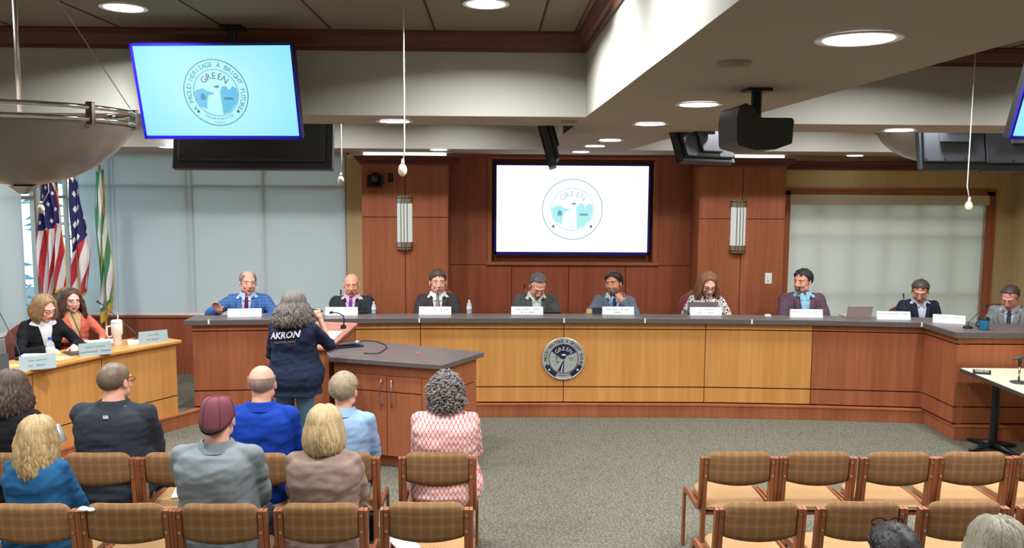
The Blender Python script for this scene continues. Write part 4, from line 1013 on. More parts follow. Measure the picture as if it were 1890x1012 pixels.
# things left on chairs
sx = cx1(350); tag(MB().box((cx1(327)+.02, R1-.0, .478), (.26, .2, .006), rz=.2).build('paper_sheet', PAPER), 'white paper on the empty chair beside the maroon cap', 'paper')
p = atY(361, 822, R1-.25); tag(MB().box((p.x, R1-.24, .822), (.20, .12, .006), rz=.1).build('booklet', PAPER), 'white booklet resting on the chair back left of the maroon cap', 'booklet')
tag(MB().box((cx2(788)-.15, R2+.02, .478), (.12, .2, .006), rz=.5).build('paper_sheet', PAPER), 'white paper on the empty chair behind the pink blouse', 'paper')
p = atY(150, 917, R2-.28); b = MB(); b.ball((p.x, R2-.265, .79), (.028, .02, .013), n=10, m=6); b.ball((p.x+.04, R2-.265, .786), (.02, .018, .01), n=10, m=6)
tag(b.build('tissue', PAPER, smooth=True), 'crumpled white tissue on the chair posts behind the blue top', 'tissue')
# burgundy swivel chairs behind the desks
def exec_chair(x, y, z, rz, label, s=1.0, hb=.44):
    t = thing('swivel_chair', label, 'chair', (x, y, z), rz, 'burgundy swivel chairs'); t.scale = (s, s, 1)
    b = MB(); rg = []
    for j in range(9):
        v = j/8; zz_ = .52+hb*v; w = .25*(1-.55*max(0, v-.75)/.25*max(0, v-.75)/.25*1.0)*(.86+.14*min(1, v*3)); th = .035*(1 if 0 < j < 8 else .4); yy = .23+.07*v
        rg.append([Vector((w*math.copysign(abs(math.cos(a))**.6, math.cos(a)), yy-.05*(math.cos(a)**2)+th*math.sin(a), zz_)) for a in [k*2*PI/16 for k in range(16)]])
    b.rings(rg).build('backrest', BURG, t, smooth=True)
    MB().lathe([(.02, .40), (.23, .41), (.255, .44), (.24, .475), (.02, .485)], n=24).build('seat', BURG, t, smooth=True)
    MB().cyl((0, 0, .1), (0, 0, .41), .03, n=12).build('column', BLACK, t, smooth='auto')
    b = MB(); b.tube([(0, .15, .42), (0, .29, .44), (0, .28, .6)], .02, 8); b.build('back_support', BLACK, t, smooth=True)
    b = MB()
    for k in range(5):
        a = k*2*PI/5; b.tube([(0, 0, .11), (.26*math.cos(a), .26*math.sin(a), .065)], [.028, .016], 8)
    b.build('base', BLACK, t, smooth=True)
    for k in range(5):
        a = k*2*PI/5; MB().ball((.26*math.cos(a), .26*math.sin(a), .028), .028, n=10, m=8).build('caster', BLACK, t, smooth=True)
    return t
# ------------------------------------------------------------------ people
import numpy as np
def organic(mb, name, voxel, smooth_it, mats, parent, disp=0, dscale=(9, 9, 16), seed=0, keep=None, assign=None, fac=.5, cuts=()):
    """closed overlapping volumes become one continuous smooth surface"""
    me = mb.mesh(name, mats[0]); o = bpy.data.objects.new(name, me); COL.objects.link(o)
    r = o.modifiers.new('r', 'REMESH'); r.mode = 'VOXEL'; r.voxel_size = voxel
    if smooth_it: s = o.modifiers.new('s', 'SMOOTH'); s.factor = fac; s.iterations = smooth_it
    dg = bpy.context.evaluated_depsgraph_get(); me2 = bpy.data.meshes.new_from_object(o.evaluated_get(dg))
    o.modifiers.clear(); o.data = me2; bpy.data.meshes.remove(me); me2.name = name
    me2.materials.clear()
    for m in mats: me2.materials.append(m)
    n = len(me2.vertices); co = np.empty(n*3); me2.vertices.foreach_get('co', co); co = co.reshape(-1, 3)
    if disp:
        no = np.empty(n*3); me2.vertices.foreach_get('normal', no); no = no.reshape(-1, 3)
        off = Vector((seed*3.1, seed*1.7, seed)); ds = Vector(dscale)
        d = np.array([noise.noise(Vector((c[0]*ds.x, c[1]*ds.y, c[2]*ds.z))+off)+.5*noise.noise(Vector((c[0]*ds.x*2.3+c[2]*9, c[1]*ds.y*2.3, c[2]*ds.z*2.1))+off) for c in co])
        co = co+no*(d*disp)[:, None]; me2.vertices.foreach_set('co', co.ravel())
    pc = np.empty(len(me2.polygons)*3); me2.polygons.foreach_get('center', pc); pc = pc.reshape(-1, 3)
    if assign is not None: me2.polygons.foreach_set('material_index', assign(pc).astype(np.int32))
    if keep is not None:
        bm = bmesh.new(); bm.from_mesh(me2)
        for co_, no_ in cuts: bmesh.ops.bisect_plane(bm, geom=bm.verts[:]+bm.edges[:]+bm.faces[:], plane_co=co_, plane_no=no_)
        bm.faces.ensure_lookup_table(); k = keep(np.array([f.calc_center_median()[:] for f in bm.faces]))
        bmesh.ops.delete(bm, geom=[bm.faces[i] for i in np.nonzero(~k)[0]], context='FACES'); bm.to_mesh(me2); bm.free()
        s = o.modifiers.new('thickness', 'SOLIDIFY'); s.thickness = .006; s.offset = -1
    me2.polygons.foreach_set('use_smooth', [True]*len(me2.polygons)); me2.update()
    o.parent = parent
    return o
_mc = {}
def cm(kind, rgb, **k):
    key = (kind, rgb, tuple(sorted(k.items())))
    if key in _mc: return _mc[key]
    nm_ = kind+'_%d_%d_%d' % rgb
    if kind == 'skin': m = mat(nm_, srgb(*rgb), .55, spec=.35, var=.05, vscale=30); m.node_tree.nodes['Principled BSDF'].inputs['Subsurface Weight'].default_value = 0
    elif kind == 'hair': m = wood(nm_, tuple(v*.45 for v in srgb(*rgb)[:3])+(1,), tuple(min(1, v*1.35) for v in srgb(*rgb)[:3])+(1,), sc=(150, 150, 14), rough=.5)
    else: m = mat(nm_, srgb(*rgb), .85, spec=.2, bump=.25, bscale=26, **k)
    _mc[key] = m; return m

TT = [(-.10, .155, .115, .0), (-.04, .178, .135, .0), (.04, .176, .132, .005), (.14, .158, .118, .008), (.24, .160, .118, .005), (.33, .176, .122, .0), (.41, .182, .112, -.008), (.465, .158, .092, -.012), (.505, .115, .074, -.012), (.535, .075, .060, -.008)]
def tor(t):
    if t <= TT[0][0]: return TT[0][1:]
    for p, q in zip(TT, TT[1:]):
        if t <= q[0]:
            k = (t-p[0])/(q[0]-p[0]); return tuple(p[i]*(1-k)+q[i]*k for i in (1, 2, 3))
    return TT[-1][1:]

def rotm(pitch, yaw, tilt): return Matrix.Rotation(yaw, 3, 'Z')@Matrix.Rotation(pitch, 3, 'X')@Matrix.Rotation(tilt, 3, 'Y')

def hand(mb, W, d, n, side, curl=.5, sc=1.0, spread=.0, point=False):
    """W wrist, d finger direction, n back-of-hand normal, side +1 = thumb on +cross side"""
    d = Vector(d).normalized(); n = Vector(n); n = (n-d*n.dot(d)).normalized(); x = d.cross(n)*side
    P = lambda a, b, c: W+(d*a+x*b+n*c)*sc
    mb.capsule(P(-.02, 0, 0), .026*sc, P(.03, 0, 0), .028*sc, 10)
    for k, bx in enumerate((.028, .010, -.010, -.028)): mb.capsule(P(.02, bx*.7, 0), .017*sc, P(.082-.004*abs(k-1), bx, 0), .0135*sc, 8)
    for k, (bx, L) in enumerate(((.030, .070), (.010, .080), (-.011, .074), (-.031, .058))):
        q = P(.084-.004*abs(k-1), bx, 0); a = curl*.7+(.0 if not (point and k == 0) else -curl*.7); ang = 0; r = .0095*sc
        dirx = spread*(bx/.03)*.2
        for j, f in enumerate((.45, .32, .23)):
            ang += a if not (point and k == 0) else .1
            v = (d*math.cos(ang)-n*math.sin(ang)+x*dirx)*L*f*sc; mb.capsule(q, r, q+v, r*.93, 8); q = q+v; r *= .94
    q = P(.012, .026, -.008); v = (d*.55+x*.75-n*.3).normalized()
    mb.capsule(q, .015*sc, q+v*.04*sc, .0125*sc, 8); q = q+v*.04*sc; v = (d*.85+x*.25-n*.35).normalized(); mb.capsule(q, .012*sc, q+v*.032*sc, .0105*sc, 8); q = q+v*.032*sc; v = (d*.9-n*.4).normalized(); mb.capsule(q, .0105*sc, q+v*.024*sc, .009*sc, 8)

def ik(S, W, L1, L2, pole):
    d = W-S; L = min(d.length, (L1+L2)*.995); u = d.normalized(); a = (L1*L1-L2*L2+L*L)/(2*L); h = math.sqrt(max(0, L1*L1-a*a)); p = Vector(pole); p = (p-u*p.dot(u)).normalized()
    return S+u*a+p*h, S+u*L

def person(label, x, y, zfl, rz, s=1.0, seat=.45, lean=.05, head=(.05, 0, 0), hs=1.08, skin=(206, 150, 124), sex='m', g=1.0, belly=0, top='jacket', tcol=(60, 60, 70), shirt=(200, 210, 225), tie=None, pants=(40, 42, 52), hair=('short', (90, 70, 60)), arms=None, beard=None, eyes='open', sleeve=1.0, standing=False, glasses=None, seed=1, hat=None, smile=False, mats=None, shoulders=1.0, kneez=None, curl=(.5, .5), pointR=False, turn=0, dsp=.0095):
    skin = skin if abs(rz) > 2 else tuple(min(255, int(v*1.07+4)) for v in skin)  # lighter skin on those facing the camera, standing in for front fill light
    T = thing('person', label, 'person', (x, y, zfl), rz); T.scale = (s, s, s)
    seat = seat/s
    zh = (seat+.085) if not standing else .93
    R = Matrix.Rotation(lean, 3, 'X')          # forward lean: up axis tips toward -Y
    R = Matrix.Rotation(turn, 3, 'Z')@R
    H = Vector((0, 0, zh)); U = R@Vector((0, 0, 1)); F = R@Vector((0, -1, 0)); X = R@Vector((1, 0, 0))
    ka = g*(1.0 if sex == 'm' else .90)
    def dims(t):
        a, b, o = tor(t); kk = ka if t < .42 else ka*(1-(t-.42)*1.2)+0*shoulders
        kb = (1+(g-1)*1.3)
        if sex == 'f' and t < .06: a *= 1.10
        if belly: bl = belly*math.exp(-((t-.10)/.13)**2); b += bl*.5; o += bl*.45; a += bl*.35
        return a*kk, b*kb, o
    def ring(t, inf, n=28):
        a, b, o = dims(t); c = H+U*t+F*o; pts = []
        for k in range(n):
            an = 2*PI*k/n; cx, sx = math.cos(an), math.sin(an); e = 2/2.5
            pts.append(c+X*(a+inf)*math.copysign(abs(cx)**e, cx)+F*(b+inf)*math.copysign(abs(sx)**e, sx))
        return pts
    def front(xx, t, off=0, sgn=1):
        a, b, o = dims(t); q = min(.97, abs(xx)/(a+.001)); return H+U*t+X*xx+F*(o+sgn*((b)*(1-q**2.5)**(1/2.5)+off))
    N = H+U*.505-F*.012
    hp, hy, ht = head
    HR = R@rotm(hp-.35*lean, hy, ht)
    neck_dir = (U*1.0+F*(.25+.45*max(0, math.sin(hp)))).normalized()
    P0 = N+neck_dir*.058
    k = hs*(1 if sex == 'm' else .96)
    HC = P0+HR@Vector((0, -.014, .074))*k
    HM = Matrix.Translation(HC)@(HR.to_4x4())@Matrix.Scale(k, 4)
    HI = HM.inverted()
    hm = lambda v: HM@Vector(v)
    # ---- arms
    sw = .150*ka*shoulders+(.012 if sex == 'm' else 0)
    SJ = {e: H+U*.448+X*e*sw-F*.012 for e in (-1, 1)}
    arms = arms or {}
    AR = {}
    for e in (-1, 1):
        W, pole, hd, hn = arms.get(e, (None, None, None, None))
        if W is None: W = H+Vector((e*.13, -.34, .05)) if not standing else H+Vector((e*.25, -.05, -.05)); pole = Vector((e*.55, .35, -1)); hd = Vector((-e*.5, -.8, -.1)); hn = Vector((0, 0, 1))
        W = Vector(W); E_, W = ik(SJ[e], W, .285, .255, pole); AR[e] = (E_, W, Vector(hd), Vector(hn))
    # ---- skin body
    b = MB()
    b.rings([ring(t, -.022) for t, *_ in TT])
    nr = .056 if sex == 'm' else .045
    nr *= (1+(g-1)*.6)
    b.capsule(N-U*.03, nr*1.12, P0+HR@Vector((0, -.0, .03))*k, nr*.96, 16)
    for e in (-1, 1):
        E_, W, hd, hn = AR[e]; f = 1 if sex == 'm' else .85
        b.capsule(SJ[e], .050*f, E_, .040*f, 12); b.capsule(E_, .040*f, W, .027*f, 12)
        hand(b, W, hd, hn, e, curl[0 if e < 0 else 1], .98 if sex == 'm' else .88, point=(pointR and e == 1))
    if standing: KN = {e: Vector((e*.10, -.03, .50)) for e in (-1, 1)}; AN = {e: Vector((e*.11, .02, .09)) for e in (-1, 1)}
    else: KN = {e: Vector((e*.13, -.44, zh-.03)) for e in (-1, 1)}; AN = {e: Vector((e*.13, -.40, .09/s)) for e in (-1, 1)}
    for e in (-1, 1):
        b.capsule(H+X*e*.09-Vector((0, 0, .02)), .07, KN[e], .048, 12); b.capsule(KN[e], .046, AN[e], .032, 12); b.capsule(AN[e], .034, AN[e]+Vector((0, -.13, -.05)), .026, 10)
    # head volumes
    HB = MB(); w = 1.0 if sex == 'm' else .95
    HB.ball((0, .018, .034), (.077*w, .096, .083), n=28, m=18); HB.ball((0, -.018, -.012), (.066*w, .072, .080), n=24, m=16)
    HB.ball((0, -.030, -.062), (.054*w*(1+(g-1)*.5), .056, .052), n=20, m=12); HB.ball((0, -.066, -.094), (.024*w, .020, .019))
    for e in (-1, 1):
        HB.ball((e*.036, -.060, -.024), (.023, .021, .026)); HB.ball((e*.050*w, -.02, -.055), (.020, .036, .032))
        HB.capsule((e*.012, -.085, .036), .0085, (e*.046, -.067, .034), .009, 10)
        HB.ball((e*.030, -.0735, .012), (.0135, .0135, .0115), n=12, m=8)
        HB.ball((e*.0115, -.102, -.027), (.0085, .010, .0075), n=10, m=8)
        HB.ball((e*.080*w, .006, -.003), (.0085, .017, .030), R=Matrix.Rotation(e*.25, 3, 'Z')@Matrix.Rotation(-.2, 3, 'X'), n=12, m=10)
        HB.ball((e*.084*w, -.002, -.022), (.006, .009, .010), n=8, m=6)
    nz = 1.0 if sex == 'm' else .8
    HB.capsule((0, -.088, .022), .0075, (0, -.108*1.0, -.018), .0105*nz, 10); HB.ball((0, -.108, -.022), (.0115*nz, .0125, .0105), n=12, m=8)
    HB.ball((0, -.088, -.048), (.024, .014, .014)); HB.ball((0, -.0945, -.0545), (.021, .008, .0052), n=12, m=8); HB.ball((0, -.0925, -.0655), (.018, .009, .0065), n=12, m=8)
    b.add(HB.v, HB.f, HM)
    SK = cm('skin', skin); LIP = cm('lips', (178, 114, 100) if sex == 'm' else (190, 100, 96)); EW = cm('eyewhite', (214, 208, 202)); DK = cm('iris', (40, 30, 28))
    hc = hair[1]; BR = cm('brow', tuple(int(v*.55+skin[i]*.35) for i, v in enumerate(hc))); BD = cm('stubble', beard[1] if beard else (120, 100, 90))
    Hi = np.array(HI)
    def assign(pc):
        q = pc@Hi[:3, :3].T+Hi[:3, 3]; X_, Y_, Z_ = q[:, 0], q[:, 1], q[:, 2]; ax = np.abs(X_); r = np.zeros(len(q))
        fr = Y_ < -.05
        if beard:
            lvl = beard[0]
            bd = (Z_ < -.036-.0*ax) & (Z_ > -.13) & (Y_ < .0) & ((Z_ < -.072) | (ax > .026) | (Z_ > -.05)) & ~((Z_ > -.04) & (ax < .05)) & (np.abs(q[:, 1]) > -1)
            bd = bd & (Y_ > -.108)
            if lvl == 'goatee': bd = fr & (Z_ < -.042) & (ax < .032) & (Z_ > -.12)
            r[bd] = 5
        lip = fr & (Y_ < -.080) & (Z_ < -.049) & (Z_ > -.070) & (ax < .023-.5*np.abs(Z_+.0585)); r[lip] = 1
        bw = fr & (Z_ > .031-.10*np.abs(ax-.028)) & (Z_ < .0385-.16*np.abs(ax-.028)) & (ax > .013) & (ax < .046); r[bw] = 4
        if eyes == 'open':
            ew = fr & (((ax-.030)/.0115)**2+((Z_-.012)/.0062)**2 < 1); r[ew] = 2
            ir = fr & ((ax-.030)**2+(Z_-.0125)**2 < .0052**2); r[ir] = 3
            ll = fr & (((ax-.030)/.0125)**2+((Z_-.0165)/.0030)**2 < 1) & (Z_ > .0165); r[ll] = 3
        else:
            ll = fr & (((ax-.030)/.013)**2+((Z_-.0075)/.0032)**2 < 1); r[ll] = 3
        return r
    organic(b, 'body', .0056, 2, [SK, LIP, EW, DK, BR, BD], T, assign=assign)
    # ---- clothing
    TC = mats or cm('cloth', tcol); inf = .012 if top != 'jacket' else .020
    def sleeve_(mb, e, r1, r2, r3, frac):
        E_, W, _, _ = AR[e]
        mb.ball(SJ[e]+X*(-e*.010)-U*.004, (.060*r1, .062*r1, .054*r1), n=16, m=10); mb.capsule(N+X*e*.055-U*.012, .040, SJ[e]-X*e*.02+U*.004, .052*r1, 12)
        if frac <= 1: mb.capsule(SJ[e], .060*r1, SJ[e].lerp(E_, max(.01, frac)), .054*r2, 14)
        else: mb.capsule(SJ[e], .060*r1, E_, .050*r2, 14); mb.capsule(E_, .050*r2, E_.lerp(W, frac-1), .036*r3, 14)
    fs_ = (1 if sex == 'm' else .86)*(1+(g-1)*.7)
    b = MB(); tt = [q[0] for q in TT if q[0] <= (.50 if top != 'vneck' else .47)]
    hem = -.10 if not standing else -.16
    rg = [ring(hem, inf+(.045 if standing else .012))]+[ring(t, inf+(.008 if top == 'loose' else 0)+(.03*max(0, .2-t)/.3 if standing else 0)) for t in tt]
    a_, b__, o_ = dims(.52); rg.append([N+U*.012+(p-(H+U*.505+F*tor(.505)[2]))*.62 for p in ring(.505, inf*.5)])
    b.rings(rg)
    if sex == 'f':
        for e in (-1, 1): b.ball(front(e*.07*ka, .325, -.045), (.058, .052, .058))
    if top == 'jacket':
        for e in (-1, 1): sleeve_(b, e, 1.10*fs_, 1.12*fs_, 1.2*fs_, 1.93)
    elif top in ('tee', 'loose'):
        for e in (-1, 1): sleeve_(b, e, 1.04*fs_, 1.18*fs_, 1, sleeve)
    else:
        for e in (-1, 1): sleeve_(b, e, 1.02*fs_, 1.08*fs_, 1.15*fs_, sleeve)
    Rt = np.array(R); Hn = np.array(H)
    vb = .17; op = .062
    def keepf(pc):
        q = (pc-Hn)@Rt; t, xx, yy = q[:, 2], np.abs(q[:, 0]), q[:, 1]
        wv = np.clip((t-vb)/(.47-vb), 0, 9)*op
        return ~((yy < -.02) & (t > vb) & (xx < wv))
    nm_ = {'jacket': 'jacket', 'tee': 't_shirt', 'loose': 'blouse', 'polo': 'shirt', 'shirt': 'shirt', 'cardigan': 'cardigan'}.get(top, 'shirt')
    openf = top in ('jacket', 'cardigan')
    cuts = [(H+U*vb, (X*e*(.47-vb)-U*op).normalized()) for e in (-1, 1)]+[(H+U*vb, U)]
    organic(b, nm_, .0085, 5, [TC], T, disp=dsp, dscale=(7, 7, 15), seed=seed, keep=keepf if openf else None, cuts=cuts)
    if openf:
        SHM = cm('cloth', shirt); b = MB(); b.rings([ring(t, .004) for t in [.0, .1, .2, .28, .36, .42, .465, .50]]+[[N+U*.03+(p-(H+U*.505))*.60 for p in ring(.505, 0)]]); 
        if sex == 'f':
            for e in (-1, 1): b.ball(front(e*.07*ka, .325, -.052), (.056, .05, .056))
        organic(b, 'shirt', .009, 3, [SHM], T, disp=.002)
    if top == 'jacket':
        # lapels follow the chest surface
        for e in (-1, 1):
            b = MB(); nseg = 10; rows_ = []
            for j in range(nseg+1):
                t = vb-.005+(.475-vb)*j/nseg; u = j/nseg; xi = op*u*.86; wd = .012+.058*min(1, u*1.25) if u < .78 else .070-.02*(u-.78)/.22
                rows_.append([front(e*(xi+wd*v), t+(.0 if v < .9 else .012*u), .026+.006*math.sin(PI*v)) for v in (0, .35, .7, 1)])
            for j in range(nseg):
                pass
            vs = [p for r_ in rows_ for p in r_]; fs = [(j*4+i, j*4+i+1, (j+1)*4+i+1, (j+1)*4+i) for j in range(nseg) for i in range(3)]
            b.add(vs, fs); o = b.build('lapel', TC, T, smooth=True); m_ = o.modifiers.new('thickness', 'SOLIDIFY'); m_.thickness = .005
        b = MB(); pts = [front(-.062, .475, .02), H+U*.515+X*-.07+F*.0, H+U*.53-F*.055+X*-.03, H+U*.53-F*.055+X*.03, H+U*.515+X*.07, front(.062, .475, .02)]
        b.tube(pts, .016, 8); b.build('jacket_collar', TC, T, smooth=True)
    if top in ('jacket', 'cardigan', 'shirt', 'polo') and not (sex == 'f' and top == 'cardigan'):
        cmx = cm('cloth', shirt) if openf else TC
        rc_ = nr*1.12+.012; pts = []; up_ = neck_dir; rg = []
        for j in range(20):
            an = PI*1.5+(.16+(2*PI-.32)*j/19) if not (j is None) else 0
            an = -PI/2+.17+(2*PI-.34)*j/19
            c = N+U*.015+X*rc_*math.cos(an)-F*(rc_*math.sin(an))*-1*-1
            c = N+X*rc_*math.cos(an)+F*(-rc_*math.sin(an)+.006); dz = -.012 if abs(j-9.5) > 8 else 0
            hi = .036 if openf else .030
            rg.append([c+U*(.004+dz), c+U*(hi+dz*.3)+(N-c)*.12, c+U*(hi-.004)+(N-c)*.02-(N-c)*.10, c+U*(-.024+dz*1.6)-(N-c)*.42])
        MB().rings(rg).build('collar', cmx, T, smooth='auto')
    if tie:
        TM = tie if isinstance(tie, bpy.types.Material) else cm('tie', tie)
        b = MB(); rows_ = []
        for j in range(12):
            u = j/11; t = .497-u*.36; wd = .013+.020*u if u > .09 else .019-.04*u
            rows_.append([front(-wd, t, .008), front(0, t, .015), front(wd, t, .008)])
        vs = [p for r_ in rows_ for p in r_]; b.add(vs, [(j*3+i, j*3+i+1, (j+1)*3+i+1, (j+1)*3+i) for j in range(11) for i in range(2)]); o = b.build('necktie', TM, T, smooth=True)
        m_ = o.modifiers.new('thickness', 'SOLIDIFY'); m_.thickness = .006
    # trousers, shoes
    b = MB(); f = 1 if sex == 'm' else .95
    b.rings([ring(t, .006) for t in (-.10, -.04, .04, .10)])
    for e in (-1, 1):
        b.capsule(H+X*e*.085-Vector((0, 0, .015)), .092*g*f, KN[e], .066*f, 14); b.capsule(KN[e], .064*f, AN[e]+Vector((0, 0, .01)), .050, 14)
        b.capsule(H+X*e*.085-Vector((0, 0, .015)), .09*g*f, H+X*e*.03-Vector((0, 0, .03)), .085, 12)
    organic(b, 'trousers', .012, 4, [cm('cloth', pants)], T, disp=.004, seed=seed+3)
    for e in (-1, 1):
        b = MB(); A = AN[e]; b.ball((A.x, A.y-.07, .04/s), (.045, .125, .04/s)); b.ball((A.x, A.y, .06/s), (.042, .05, .05)); organic(b, 'shoe', .012, 2, [cm('leather', (34, 28, 26))], T)
    # ---- hair
    hair_(T, HM, hair, seed, w, hat)
    if glasses:
        b = MB()
        for e in (-1, 1):
            c = [(e*.031+.021*math.cos(a), -.100+.012*abs(math.cos(a))*0, .010+.015*math.sin(a)) for a in [q*2*PI/16 for q in range(17)]]
            b.tube([hm(p) for p in c], .0018*k, 6); b.tube([hm((e*.052, -.099, .014)), hm((e*.078, -.06, .014)), hm((e*.083, .01, .010))], .0018*k, 6)
        b.tube([hm((-.010, -.101, .014)), hm((.010, -.101, .014))], .0018*k, 6); b.build('glasses', cm('frame', glasses), T, smooth=True)
    return T, dict(front=front, HM=HM, AR=AR, H=H, U=U, F=F, X=X, N=N, TC=TC)

def hair_(T, HM, hair, seed, w, hat=None):
    kind, rgb = hair[:2]; opt = hair[2] if len(hair) > 2 else {}
    rnd = random.Random(seed*7+1); m = cm('hair', rgb); k = HM.to_scale().x
    lineoff = opt.get('recede', 0); th = opt.get('th', .010); b = MB()
    def hl(y, ax):   # lower hair boundary (head frame z) as a function of front-back position
        pts = [(-.12, .102), (-.075, .092), (-.050, .070), (-.028, .034), (-.008, .010), (.022, .002), (.045, -.036), (.075, -.058), (.13, -.068)]
        for p, q in zip(pts, pts[1:]):
            if y <= q[0]: u = max(0, (y-p[0])/(q[0]-p[0])); return p[1]*(1-u)+q[1]*u
        return -.05
    C = Vector((0, .018, .032)); Rr = Vector((.079*w, .098, .085))
    def surf(th_, ph, e=0):
        d = Vector((math.sin(th_)*math.cos(ph), math.sin(th_)*math.sin(ph), math.cos(th_)))
        p = C+Vector((d.x*(Rr.x+e), d.y*(Rr.y+e), d.z*(Rr.z+e)))
        return p, d
    def ok(p):
        z0 = hl(p.y-(lineoff if p.z > .03 else 0), abs(p.x))
        if long_ and p.y < -.02: z0 += .002+.026*max(0, 1-abs(p.x)/.035)
        if kind in ('bald', 'cropfringe'):
            return p.z > z0 and p.z < opt.get('top', .045)+(.0 if p.y > .06 else -.0) and p.y > -.045+opt.get('side', 0)
        return p.z > z0
    long_ = kind in ('long', 'bob', 'curly', 'shag')
    nu, nv = 72, 48; idx = {}; vs = []; fs = []
    for j in range(nv+1):
        for i in range(nu):
            ph = 2*PI*i/nu; t_ = .02+2.35*j/nv; base, d = surf(t_, ph); z0 = hl(base.y, 0)
            edge = min(1, max(0, (base.z-z0)/.045)); topb = max(0, d.z)
            e = th*(.08+.92*edge)*(.45+.55*max(0, min(1, (d.z+.1)*1.6)) if kind in ('short', 'bald', 'cropfringe') and d.y < .45 else 1)+opt.get('up', 0)*topb*max(0, 1-abs(base.x)/.09)*(1 if base.y < .03 else .5)
            e += .003*noise.noise(Vector((base.x*60+seed, base.y*60, base.z*25)))*(1 if th < .02 else 3)
            p, _ = surf(t_, ph, e); vs.append(p)
            idx[(j, i)] = base
    for j in range(nv):
        for i in range(nu):
            i2 = (i+1) % nu; c = (idx[(j, i)]+idx[(j+1, i2)])/2
            if ok(c): fs.append((j*nu+i, j*nu+i2, (j+1)*nu+i2, (j+1)*nu+i))
    cap = MB().add(vs, fs, HM)
    long_ = kind in ('long', 'bob', 'curly', 'shag')
    def lock(path, r0, n=6):
        L = len(path); rs = [r0*(.55+.6*math.sin(PI*min(.999, (i+.3)/L))) if i < L-1 else r0*.25 for i in range(L)]
        cap.tube([HM@Vector(p) for p in path], [r*k for r in rs], n)
    if kind in ('long', 'bob'):
        Ln = opt.get('len', .26); wav = opt.get('wave', .010); out = opt.get('out', .03); cnt = opt.get('n', 190); part = opt.get('part', 0)
        for q in range(cnt):
            ph = rnd.uniform(-PI*.5+opt.get('face', .62), PI*1.5-opt.get('face', .62))   # angle in xy, -y is the face
            t0 = rnd.uniform(.05, 1.35); p, d = surf(t0, ph, th*.8)
            ln = Ln*rnd.uniform(.86, 1.04); path = [p]; a = rnd.uniform(0, 6); dirv = Vector((math.cos(ph), math.sin(ph), 0))
            # follow skull to the widest line, then fall
            tt_ = t0
            while tt_ < 1.52: tt_ += .24; p2, _ = surf(min(tt_, 1.6), ph, th+rnd.uniform(0, .006)); path.append(p2)
            base = path[-1]; nst = 7
            for j in range(1, nst+1):
                u = j/nst; o_ = out*math.sin(u*PI*.62)*rnd.uniform(.7, 1.2); tuck = opt.get('tuck', .0)*max(0, u-.6)*2.5
                path.append(base+dirv*(o_-tuck)+Vector((wav*math.sin(a+u*opt.get('freq', 9)), wav*.7*math.cos(a*1.7+u*opt.get('freq', 9)), -(ln)*u)))
            lock(path, rnd.uniform(.0065, .0105)*opt.get('thick', 1))
        # inner mass so the locks sit on something
        cap.ball(HM@Vector((0, .045, -.04)), Vector((.070, .055, .10))*k, R=HM.to_3x3().normalized(), n=18, m=12)
    if kind == 'curly':
        sp = opt.get('spread', .035); dn = opt.get('down', .10)
        for q in range(opt.get('n', 420)):
            ph = rnd.uniform(-PI*.5+.55, PI*1.5-.55); t0 = math.acos(rnd.uniform(-.25, 1)); p, d = surf(t0, ph, th)
            p = p+Vector((0, 0, -dn*rnd.random()*(1-max(0, d.z)))) + d*rnd.uniform(0, sp); path = []; a = rnd.uniform(0, 6)
            rad = rnd.uniform(.006, .013); ax = Vector((rnd.uniform(-1, 1), rnd.uniform(-1, 1), rnd.uniform(-1.5, -.2))).normalized(); e1 = ax.orthogonal().normalized(); e2 = ax.cross(e1)
            for j in range(8): u = j/7; path.append(p+ax*.035*u+(e1*math.cos(a+u*6)+e2*math.sin(a+u*6))*rad)
            lock(path, rnd.uniform(.0028, .0046), 4)
        cap.ball(HM@Vector((0, .03, .02)), Vector((.088, .10, .09))*k, R=HM.to_3x3().normalized(), n=18, m=12)
        if dn > .12: cap.ball(HM@Vector((0, .05, -.06)), Vector((.085, .055, .09))*k, R=HM.to_3x3().normalized(), n=18, m=12)
    if kind == 'short':
        for q in range(opt.get('n', 150)):   # short tufts break up the cap
            ph = rnd.uniform(0, 2*PI); t0 = math.acos(rnd.uniform(-.35, 1)); p, d = surf(t0, ph, th*.7)
            if not ok(surf(t0, ph)[0]) or (d.z < .35 and d.y < .5): continue
            comb = Vector((rnd.uniform(-.3, .3), opt.get('comb', .6), -1.0)); comb = (comb-d*comb.dot(d)).normalized() if d.z < .9 else Vector((rnd.uniform(-.3, .3), 1, 0)).normalized()
            L_ = .5+.5*max(0, d.z); lock([p-d*.003, p+d*.003+comb*.012*L_, p+d*.002+comb*.024*L_, p+comb*.034*L_-d*.003], .0038*opt.get('tuft', 1), 5)
    o = cap.build('hair', m, T, smooth=True)
    s_ = o.modifiers.new('thickness', 'SOLIDIFY'); s_.thickness = .003; s_.offset = -1
    return o
